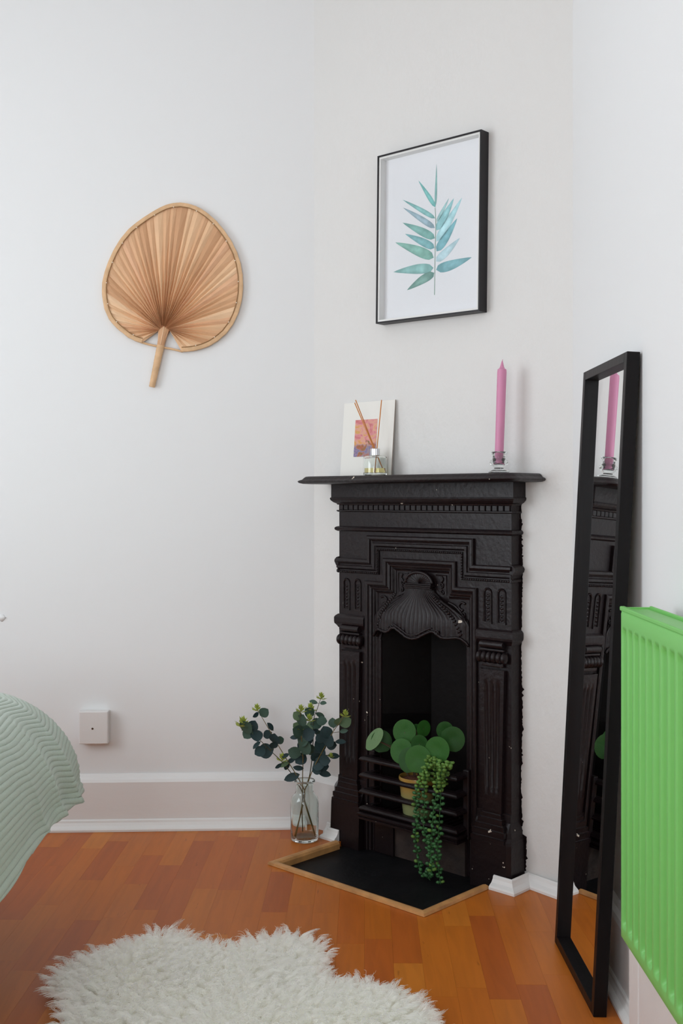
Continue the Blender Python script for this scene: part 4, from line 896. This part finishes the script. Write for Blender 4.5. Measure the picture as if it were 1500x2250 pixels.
# stem: polyline in the crop, its depth at foot and tip; leaves: (x, y, size, shade, shape, base offset)
VY = VP_.y
STEMS = [
 ('eucalyptus stem arching furthest out towards the junction box', [(948, 1640), (842, 1270), (790, 1120), (640, 900), (480, 740), (300, 560), (215, 480)], 0.010, -0.03,
  [(235, 505, 150, 'euca_mid', 'round'), (300, 500, 120, 'euca_dark', 'round'), (255, 570, 110, 'euca_mid', 'round'), (345, 590, 125, 'euca_dark', 'round'), (345, 690, 95, 'euca_dark', 'long'), (440, 750, 150, 'euca_dark', 'round'), (380, 755, 110, 'euca_dark', 'round'), (520, 690, 85, 'euca_dark', 'round'), (570, 905, 75, 'euca_dark', 'long'), (655, 905, 80, 'euca_dark', 'round')], [(195, 470, 62)]),
 ('eucalyptus stem with a round leaf pair below its pale tip, leaning away from the fireplace', [(735, 1660), (838, 1230), (800, 1080), (650, 830), (560, 680), (480, 540), (385, 380), (350, 325)], -0.005, 0.02,
  [(420, 355, 105, 'euca_mid', 'round'), (338, 378, 85, 'euca_dark', 'long'), (488, 500, 100, 'euca_dark', 'long'), (457, 580, 90, 'euca_dark', 'round'), (535, 628, 130, 'euca_dark', 'round'), (585, 640, 80, 'euca_mid', 'round'), (625, 890, 100, 'euca_light', 'long'), (640, 800, 80, 'euca_dark', 'long'), (708, 1020, 150, 'euca_dark', 'long'), (700, 850, 90, 'euca_dark', 'long')], [(342, 315, 42), (600, 830, 46)]),
 ('upright leafy eucalyptus stem at the middle of the vase', [(745, 1640), (812, 1300), (818, 1000), (822, 800), (800, 520), (795, 345)], -0.012, -0.07,
  [(765, 388, 95, 'euca_light', 'round'), (810, 435, 125, 'euca_mid', 'round'), (760, 495, 85, 'euca_light', 'round'), (770, 550, 130, 'euca_mid', 'round'), (735, 610, 85, 'euca_dark', 'long'), (825, 630, 150, 'euca_mid', 'round'), (845, 545, 130, 'euca_mid', 'round'), (735, 768, 125, 'euca_mid', 'round'), (800, 830, 125, 'euca_dark', 'round'), (775, 925, 100, 'euca_dark', 'long'), (845, 720, 140, 'euca_mid', 'round'), (880, 580, 130, 'euca_dark', 'round'), (820, 700, 120, 'euca_dark', 'round')], [(795, 325, 42), (768, 515, 38), (880, 420, 42)]),
 ('tallest eucalyptus stem, small leaf pair under its pale tip', [(818, 1585), (818, 1250), (895, 980), (925, 680), (930, 440), (975, 300), (1003, 215)], 0.012, -0.02,
  [(930, 246, 82, 'euca_mid', 'long'), (1030, 256, 80, 'euca_mid', 'long'), (1000, 382, 95, 'euca_mid', 'long'), (1015, 442, 100, 'euca_mid', 'round'), (890, 352, 105, 'euca_mid', 'round'), (960, 470, 115, 'euca_mid', 'round'), (900, 500, 110, 'euca_light', 'round'), (900, 735, 110, 'euca_mid', 'round'), (985, 565, 100, 'euca_mid', 'long'), (950, 545, 90, 'euca_dark', 'long'), (870, 640, 100, 'euca_dark', 'round')], [(1004, 195, 40), (893, 310, 46)]),
 ('dark eucalyptus stem with drooping leaves crossing the fireplace edge', [(955, 1652), (835, 1240), (880, 1060), (930, 930), (1040, 720), (1140, 540), (1200, 460), (1240, 400)], -0.010, -0.20,
  [(1130, 462, 95, 'euca_mid', 'round'), (1062, 560, 130, 'euca_dark', 'round'), (1085, 645, 135, 'euca_dark', 'round'), (1115, 690, 100, 'euca_dark', 'round'), (1000, 690, 135, 'euca_dark', 'round'), (995, 785, 140, 'euca_dark', 'round'), (1045, 845, 115, 'euca_dark', 'round'), (960, 810, 120, 'euca_dark', 'round'), (985, 890, 130, 'euca_dark', 'round'), (965, 940, 105, 'euca_dark', 'round'), (1030, 905, 110, 'euca_dark', 'round'), (1210, 655, 100, 'euca_dark', 'long'), (1242, 545, 80, 'euca_mid', 'long'), (1045, 985, 120, 'euca_dark', 'long'), (1140, 800, 110, 'euca_dark', 'long'), (1258, 450, 120, 'euca_light', 'round'), (1185, 450, 85, 'euca_light', 'round'), (1000, 620, 100, 'euca_dark', 'round')], [(1250, 375, 40), (1105, 800, 26)]),
]
PXM = lambda d: d/FPX/4.6875
for lab, poly, d0, d1, leaves, buds in STEMS:
    n = len(poly); pts = []
    for i, (x, y) in enumerate(poly):
        t = max(0, (i-1)/(n-2)); p = EZ(x, y, VY+d0*(1 if i == 0 else 0.3)+d1*t*t)
        if p.z < 0.175: # keep inside the bottle
            r_ = VR-0.008 if p.z < 0.12 else 0.018
            q = Vector((p.x-VP_.x, p.y-VP_.y, 0)); 
            if q.length > r_: q *= r_/q.length
            p = Vector((VP_.x+q.x, VP_.y+q.y, max(0.0115, p.z)))
        pts.append(p)
    org = pts[0].copy(); sp_ = smooth_path(pts, 6)
    th = thing('eucalyptus_stem', lab, 'eucalyptus', tuple(org), 0, 'eucalyptus stems in the glass vase')
    bm = bmesh.new(); tube(bm, [p-org for p in sp_], [0.0019*(1-0.55*k/len(sp_)) for k in range(len(sp_))], 6); obj('stem', bm, 'euca_stem' if d0 > 0 else 'euca_stem_brown', th, True)
    for x, y, sz, sh, kind in leaves:
        c = EZ(x, y, VY); k = min(range(len(sp_)), key=lambda q: (sp_[q].x-c.x)**2+(sp_[q].z-c.z)**2); a = sp_[k]
        dep = a.y+re_.uniform(-0.020, 0.012); c = EZ(x, y, dep); s_ = sz*PXM(dep)*1.14
        d = c-a; d.y *= 0.5
        if d.length < s_*0.25: d = Vector((re_.uniform(-1, 1), -0.4, re_.uniform(-0.6, 0.9)))
        d.normalize(); base = c-d*s_*0.5
        tl = re_.uniform(-0.55, 0.55); nr = Vector((tl, -1, re_.uniform(-0.2, 0.75)))
        put_leaf(th, LM[sh, kind], base, d, nr, s_, origin=org)
        if (base-a).length > 0.006:
            bm = bmesh.new(); tube(bm, [a-org, base-org], 0.0008, 4); obj('leaf_stalk', bm, 'euca_stem', th)
    for x, y, sz in buds:
        c = EZ(x, y, VY); k = min(range(len(sp_)), key=lambda q: (sp_[q].x-c.x)**2+(sp_[q].z-c.z)**2); a = sp_[k]; c = EZ(x, y, a.y-0.004)
        bud(th, c-Vector((0, 0, sz*PXM(VY)*0.7)), org, sz*PXM(VY)*1.8, Vector((0.1, -0.1, 1)).normalized())
        if (c-a).length > 0.008:
            bm = bmesh.new(); tube(bm, [a-org, c-org], 0.0009, 4); obj('bud_stalk', bm, 'euca_stem', th)

# ------------------------------------------------------------------ potted plant in the grate
pu, pw = fire_uw(917, 1720, 0.0); PB = 0.1205
pp = thing('potted_plant', 'round-leaved plant in glazed pot inside the grate with trailing bead-like strands', 'potted plant', tuple(fire_w(pu, 0.0, PB)), -A1)
def PP(p): return Vector((p[0], p[1], p[2]))
bm = bmesh.new(); lathe(bm, [(0, 0), (0.038, 0), (0.041, 0.003), (0.054, 0.112), (0.055, 0.118), (0.054, 0.122), (0.051, 0.122), (0.050, 0.116), (0.048, 0.100), (0, 0.100)], 36); obj('pot', bm, 'pot_glaze', pp, True, 50)
bm = bmesh.new(); lathe(bm, [(0.0495, 0.1005), (0.0495, 0.112), (0.03, 0.116), (0, 0.118)], 24); obj('soil', bm, 'soil', pp, True)
def PZ(x, y, v):
    u, w = fire_uw(760+x/5, 1560+y/5, v); return Vector((u-pu, -v, w-PB))
def pil_mesh(name, m):
    bm = bmesh.new(); n, rs = 22, (0.0, 0.25, 0.55, 0.8, 1.0); rings = []
    for r in rs:
        if r == 0: rings.append([bm.verts.new((0, 0.12, -0.10))]); continue
        row = []
        for k in range(n):
            a = 2*PI*k/n; pinch = 1-0.10*math.exp(-((a-PI*1.5)/0.25)**2)
            x, y = math.cos(a)*r*pinch, math.sin(a)*r*1.06*pinch
            row.append(bm.verts.new((x, y+0.12*(1-r), -0.10*(1-r)**1.5+0.02*math.cos(a*9)*r*(1-r)-0.04*r*r-0.03*abs(x)*0)))
        rings.append(row)
    for k in range(n): bm.faces.new((rings[0][0], rings[1][k], rings[1][(k+1) % n]))
    for a, b in zip(rings[1:-1], rings[2:]):
        for k in range(n): bm.faces.new((a[k], b[k], b[(k+1) % n], a[(k+1) % n]))
    for f in bm.faces: f.smooth = True
    me = bpy.data.meshes.new(name); bm.to_mesh(me); bm.free(); me.materials.append(MATS[m]); return me
PM = [pil_mesh('pilea_leaf_%d' % i, k) for i, k in enumerate(('pilea_0', 'pilea_1', 'pilea_under'))]
# (x, y, half size, squash, tilt-roll, v, mesh, facing)
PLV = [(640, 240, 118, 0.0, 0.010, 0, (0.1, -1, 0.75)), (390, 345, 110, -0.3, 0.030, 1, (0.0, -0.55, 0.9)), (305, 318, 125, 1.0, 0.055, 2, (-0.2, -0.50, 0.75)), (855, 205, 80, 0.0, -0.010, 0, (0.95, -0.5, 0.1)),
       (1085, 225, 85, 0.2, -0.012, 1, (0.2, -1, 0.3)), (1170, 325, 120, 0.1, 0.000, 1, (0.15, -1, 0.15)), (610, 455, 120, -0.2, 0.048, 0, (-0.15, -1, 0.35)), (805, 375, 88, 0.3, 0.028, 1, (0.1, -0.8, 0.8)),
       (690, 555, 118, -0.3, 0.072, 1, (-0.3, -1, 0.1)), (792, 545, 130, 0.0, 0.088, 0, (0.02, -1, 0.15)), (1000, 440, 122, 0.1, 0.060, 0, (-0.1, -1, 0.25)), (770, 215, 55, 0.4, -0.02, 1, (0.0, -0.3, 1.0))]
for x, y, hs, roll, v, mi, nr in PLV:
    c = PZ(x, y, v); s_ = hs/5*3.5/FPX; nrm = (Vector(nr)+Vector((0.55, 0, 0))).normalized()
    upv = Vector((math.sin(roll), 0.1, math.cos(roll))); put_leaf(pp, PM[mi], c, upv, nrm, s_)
    root = Vector((c.x*0.25, -0.005, 0.114)); a = c-nrm*s_*0.10+Vector((0, 0, 0.0))
    bm = bmesh.new(); tube(bm, smooth_path([root, root.lerp(a, 0.5)+Vector((0, 0.010, 0.022)), a], 5), 0.0014, 5); obj('petiole', bm, 'petiole', pp, True)
STR = [[(900, 590), (855, 690), (800, 830), (770, 1000), (780, 1200), (765, 1400), (785, 1560), (800, 1720), (860, 1840), (920, 1920)],
       [(925, 585), (880, 680), (862, 850), (862, 1100), (852, 1280), (900, 1470), (930, 1640), (905, 1790), (925, 1900)],
       [(1000, 610), (1055, 620), (1042, 720), (1042, 900), (1022, 1240), (1010, 1480), (1010, 1690), (1022, 1800), (1040, 1915)],
       [(1150, 640), (1085, 620), (1000, 800), (985, 960), (960, 1100), (950, 1250), (940, 1400), (930, 1600), (945, 1720), (930, 1850)]]
rs_ = random.Random(9)
def bead_mesh(bm, p, d, L, r, mi):
    d = d.normalized(); z = Vector((0, 0, 1)); q = z.rotation_difference(d).to_matrix().to_4x4()
    nf = set(bm.faces); M = Matrix.Translation(p+d*L*0.55) @ q @ Matrix.Diagonal((r, r, L*0.55, 1))
    res = bmesh.ops.create_icosphere(bm, subdivisions=1, radius=1, matrix=M)
    for vtx in res['verts']:
        for f in vtx.link_faces: f.material_index = mi
for si, s_ in enumerate(STR):
    base_v = 0.086+0.012*si
    pts = [PZ(x, y, base_v+(0.004*math.sin(i*1.7))) for i, (x, y) in enumerate(s_)]
    first = Vector((pts[0].x*0.6, -0.042, 0.124)); mid = Vector((pts[0].x*0.9, -(base_v-0.02), pts[0].z+0.006))
    sp_ = smooth_path([first, mid]+pts, 9)
    for p in sp_: p.z = max(p.z, -PB-0.005)
    st_ = bpy.data.objects.new('trailing_strand', None); COL.objects.link(st_); st_.parent = pp
    bm = bmesh.new(); tube(bm, sp_, 0.0011, 5); obj('vine', bm, 'succulent', st_, True)
    bm = bmesh.new(); acc = 0; turn = si*1.0
    for a, b in zip(sp_[:-1], sp_[1:]):
        acc += (b-a).length
        if acc > 0.0100:
            acc = 0; turn += 1.15+rs_.uniform(-0.3, 0.3); dd = (b-a).normalized(); tipf = (a.z+PB+0.02) < 0.03
            for k in (0, PI):
                dv = Vector((math.cos(turn+k), math.sin(turn+k)*0.8, rs_.uniform(0.0, 0.55)))
                p_ = a.copy(); L = rs_.uniform(0.0120, 0.0155); 
                bead_mesh(bm, p_, dv, L, L*0.38, 1 if (rs_.random() < 0.12 or a.z > 0.118) else 0)
    obj('beads', bm, ['succulent', 'succulent_tip'], st_, True)['kind'] = 'stuff'

# ------------------------------------------------------------------ bed and ribbed throw
HX, HY, HZ = -0.612, 2.79, 0.345               # hanging edge of the throw: right side x, far side y, hem height
bed = thing('bed', 'bed mattress and low frame hidden under the mint throw', 'bed', (-1.35, 1.6, 0))
bm = bmesh.new(); box(bm, -0.92, 0.56, -1.05, 0.98, 0.355, 0.535); bevel(obj('mattress', bm, 'mattress', bed), 0.06, 4)
bm = bmesh.new(); box(bm, -0.90, 0.40, -1.0, 1.02, 0.335, 0.354); obj('bed_base', bm, 'bed_wood', bed)
for x in (-0.8, 0.30):
    for y in (-0.9, 0.9):
        bm = bmesh.new(); box(bm, x-0.03, x+0.03, y-0.03, y+0.03, 0.0005, 0.335); obj('leg', bm, 'bed_wood', bed)
# plan of the hem: along the right side away from the camera, round the far corner, along the far side
CR = 0.27; NTp = 520; Ls = 1.75; La = CR*PI/2; Lf = 0.7; tot = Ls+La+Lf
def hem(t):
    d = t*tot
    if d < Ls: return np.array([HX, HY-CR-Ls+d]), np.array([1.0, 0.0])
    if d < Ls+La:
        a = (d-Ls)/CR; return np.array([HX-CR+CR*math.cos(a), HY-CR+CR*math.sin(a)]), np.array([math.cos(a), math.sin(a)])
    return np.array([HX-CR-(d-Ls-La), HY]), np.array([0.0, 1.0])
R_ = 0.215; drop = 0.030; topw = 0.34
def prof(s):   # arc length from hem upwards -> (inset, height)
    if s < drop: return 0.012*(s/drop)**1.5, HZ+s
    s2 = s-drop
    if s2 < R_*PI/2: a = s2/R_; return 0.012+R_*(1-math.cos(a)), HZ+drop+R_*math.sin(a)
    s3 = s2-R_*PI/2; return 0.012+R_+s3, HZ+drop+R_+0.012*(1-math.exp(-s3/0.1))
smax = drop+R_*PI/2+topw; NSp = 330; Vb = np.zeros((NTp, NSp, 3)); rib = 0.0128
for i in range(NTp):
    t = i/(NTp-1); h_, n_ = hem(t); d = t*tot
    cornerness = math.exp(-((d-(Ls-0.02))/0.20)**2)
    for j in range(NSp):
        s = smax*j/(NSp-1); ins, z = prof(s)
        k = min(1, ins/CR) if ins < CR else 1
        ph = 2*PI*(s+0.006*math.sin(d*9)+0.010*cornerness*math.sin(d*26))/rib
        rb = 0.0046*(abs(math.sin(ph/2))**0.6)
        fw = math.sin(d*27+0.9*math.sin(s*11)); fold = (0.012*cornerness*(1-2*abs(fw)**0.6)+0.006*math.sin(d*11+1.0))*max(0, 1-s/0.34)
        nz = 0.0 if s < drop else min(1, (s-drop)/(R_*PI/2))
        no = math.cos(nz*PI/2); nu = math.sin(nz*PI/2)
        off = -ins+fold+rb*no
        x, y = h_[0]+n_[0]*off, h_[1]+n_[1]*off
        sag = -0.012*math.exp(-s/0.02)*0
        # beyond the corner radius the inset would cross over itself: hold it at the diagonal
        if Ls <= d <= Ls+La and ins > CR*0.98:
            c_ = np.array([HX-CR, HY-CR]); f_ = (ins-CR*0.98); x, y = c_[0]+n_[0]*CR*0.02-f_*(0.15+0.85*(d-Ls)/La*0+0.35), c_[1]+n_[1]*CR*0.02-f_*0.5
        zz = z+rb*nu+0.010*math.sin(d*5.0)*max(0, 1-s/0.2)
        Vb[i, j] = (x, y, zz)
th = grid_mesh('bed_throw', Vb, 'throw_mint')
md = th.modifiers.new('thick', 'SOLIDIFY'); md.thickness = 0.006; md.offset = -1
tag(th, 'mint green ribbed throw hanging over the corner of the bed', 'throw')

# ------------------------------------------------------------------ sheepskin rug
RUG = [(-0.640, 2.372), (-0.628, 2.425), (-0.563, 2.520), (-0.518, 2.560), (-0.440, 2.630), (-0.398, 2.610), (-0.342, 2.562), (-0.255, 2.545), (-0.174, 2.598), (-0.109, 2.612), (-0.047, 2.555), (-0.024, 2.485), (-0.034, 2.412), (-0.040, 2.375), (0.010, 2.340), (0.078, 2.338), (0.140, 2.300), (0.185, 2.232), (0.200, 2.158), (0.214, 2.08), (0.205, 1.95), (0.14, 1.80), (-0.02, 1.72), (-0.20, 1.70), (-0.38, 1.74), (-0.52, 1.84), (-0.60, 1.98), (-0.575, 2.13), (-0.565, 2.20), (-0.595, 2.268), (-0.632, 2.32)]
rug = thing('sheepskin_rug', 'fluffy cream sheepskin rug lying on the wooden floor', 'rug', (-0.2, 2.2, 0))
rp_ = [Vector((x+0.2, y-2.2, 0)) for x, y in RUG]; ctr = Vector((0, -0.05, 0))
inn_ = [p+(ctr-p)*0.06 for p in rp_]
bm = bmesh.new(); vb_ = [bm.verts.new((p.x, p.y, 0.001)) for p in inn_]; vt_ = [bm.verts.new((p.x, p.y, 0.008)) for p in inn_]
n = len(vb_)
for i in range(n): bm.faces.new((vb_[i], vb_[(i+1) % n], vt_[(i+1) % n], vt_[i]))
bm.faces.new(vb_); bmesh.ops.triangle_fill(bm, use_beauty=True, edges=[bm.edges.get((vt_[i], vt_[(i+1) % n])) for i in range(n)]); obj('hide', bm, 'hide', rug)
poly = np.array([(p.x, p.y) for p in inn_])
def in_poly(pts):
    x, y = pts[:, 0], pts[:, 1]; ins = np.zeros(len(pts), bool); j = len(poly)-1
    for i in range(len(poly)):
        xi, yi = poly[i]; xj, yj = poly[j]; c = ((yi > y) != (yj > y)) & (x < (xj-xi)*(y-yi)/(yj-yi+1e-12)+xi); ins ^= c; j = i
    return ins
rng = np.random.default_rng(4)
mn, mx_ = poly.min(0), poly.max(0)
def sample(n): 
    out = []
    while sum(len(o) for o in out) < n:
        p = rng.uniform(mn, mx_, (n, 2)); out.append(p[in_poly(p)])
    return np.concatenate(out)[:n]
NC, NH, NPT = 5200, 110000, 7
cc = sample(NC); roots = sample(NH)
# nearest clump via grid hashing
cell = 0.022; gx = {}
for i, c in enumerate(cc): gx.setdefault((int(c[0]//cell), int(c[1]//cell)), []).append(i)
near = np.zeros(NH, int)
for i, r in enumerate(roots):
    best, bi = 9, 0; a, b = int(r[0]//cell), int(r[1]//cell)
    for dx in (-1, 0, 1):
        for dy in (-1, 0, 1):
            for q in gx.get((a+dx, b+dy), ()):
                d2 = (cc[q][0]-r[0])**2+(cc[q][1]-r[1])**2
                if d2 < best: best, bi = d2, q
    near[i] = bi
# flow: outwards from the spine plus a slow swirl, per clump
cdir = np.zeros((NC, 2)); edge_d = np.zeros(NC)
seg_a = poly; seg_b = np.roll(poly, -1, 0)
for i, c in enumerate(cc):
    ap = c-seg_a; ab = seg_b-seg_a; tt = np.clip((ap*ab).sum(1)/(ab*ab).sum(1), 0, 1); cl_ = seg_a+ab*tt[:, None]; dd = np.linalg.norm(c-cl_, axis=1); k = dd.argmin(); edge_d[i] = dd[k]
    o_ = (cl_[k]-c)/(dd[k]+1e-6); wgt = math.exp(-dd[k]/0.05)
    sw = np.array([math.sin(c[1]*9+c[0]*5)+0.4*math.sin(c[0]*23), -0.55+0.6*math.cos(c[0]*8-c[1]*6)])*0.7
    cdir[i] = o_*wgt*1.5+sw*(1-wgt)+rng.normal(0, 0.45, 2)
clen = 0.036*(0.8+0.4*rng.random(NC)); clift = 0.50+0.35*rng.random(NC); cph = rng.random(NC)*6.28
pos = np.zeros((NH, NPT, 3), np.float32)
ph = rng.random(NH)*6.28; amp = 0.0016+0.0020*rng.random(NH); ln_ = clen[near]*(0.75+0.4*rng.random(NH))
dirn = cdir[near]; tipc = cc[near]+dirn*0.018
for k in range(NPT):
    t = k/(NPT-1)
    cl_w = 0.28*t**0.8
    base = roots*(1-cl_w)+cc[near]*cl_w
    lat = dirn*(ln_*0.48*t**1.35)[:, None]
    wav = np.stack([np.cos(ph+t*9), np.sin(ph*1.3+t*9)], 1)*(amp*t)[:, None]+np.stack([np.cos(cph[near]+t*7), np.sin(cph[near]+t*7)], 1)*(0.0035*t)
    pos[:, k, :2] = base+lat+wav
    pos[:, k, 2] = 0.007+ln_*clift[near]*np.sin(t*1.75)*0.92
pos[:, :, 2] = np.maximum(pos[:, :, 2], 0.0035)
hc = bpy.data.hair_curves.new('fleece'); hc.add_curves([NPT]*NH)
hc.attributes['position'].data.foreach_set('vector', pos.reshape(-1))
ra = hc.attributes.get('radius') or hc.attributes.new('radius', 'FLOAT', 'POINT')
ra.data.foreach_set('value', np.tile(np.linspace(0.00050, 0.00022, NPT), NH).astype(np.float32))
def fleece_mat():
    m = bpy.data.materials.new('fleece'); m.use_nodes = True; nt = m.node_tree; nt.nodes.remove(nt.nodes['Principled BSDF'])
    h = nt.nodes.new('ShaderNodeBsdfHairPrincipled'); h.model = 'CHIANG'; h.parametrization = 'COLOR'
    h.inputs['Color'].default_value = (0.998, 0.975, 0.87, 1); h.inputs['Roughness'].default_value = 0.6; h.inputs['Radial Roughness'].default_value = 0.95; h.inputs['IOR'].default_value = 1.45
    d = nt.nodes.new('ShaderNodeBsdfDiffuse'); d.inputs[0].default_value = (0.98, 0.95, 0.86, 1)
    mx = nt.nodes.new('ShaderNodeMixShader'); mx.inputs[0].default_value = 0.15
    nt.links.new(h.outputs[0], mx.inputs[1]); nt.links.new(d.outputs[0], mx.inputs[2]); nt.links.new(mx.outputs[0], nt.nodes['Material Output'].inputs['Surface']); MATS['fleece'] = m
fleece_mat(); hc.materials.append(MATS['fleece'])
fo = bpy.data.objects.new('fleece', hc); COL.objects.link(fo); fo.parent = rug; fo['kind'] = 'stuff'
print('planks', nplank)
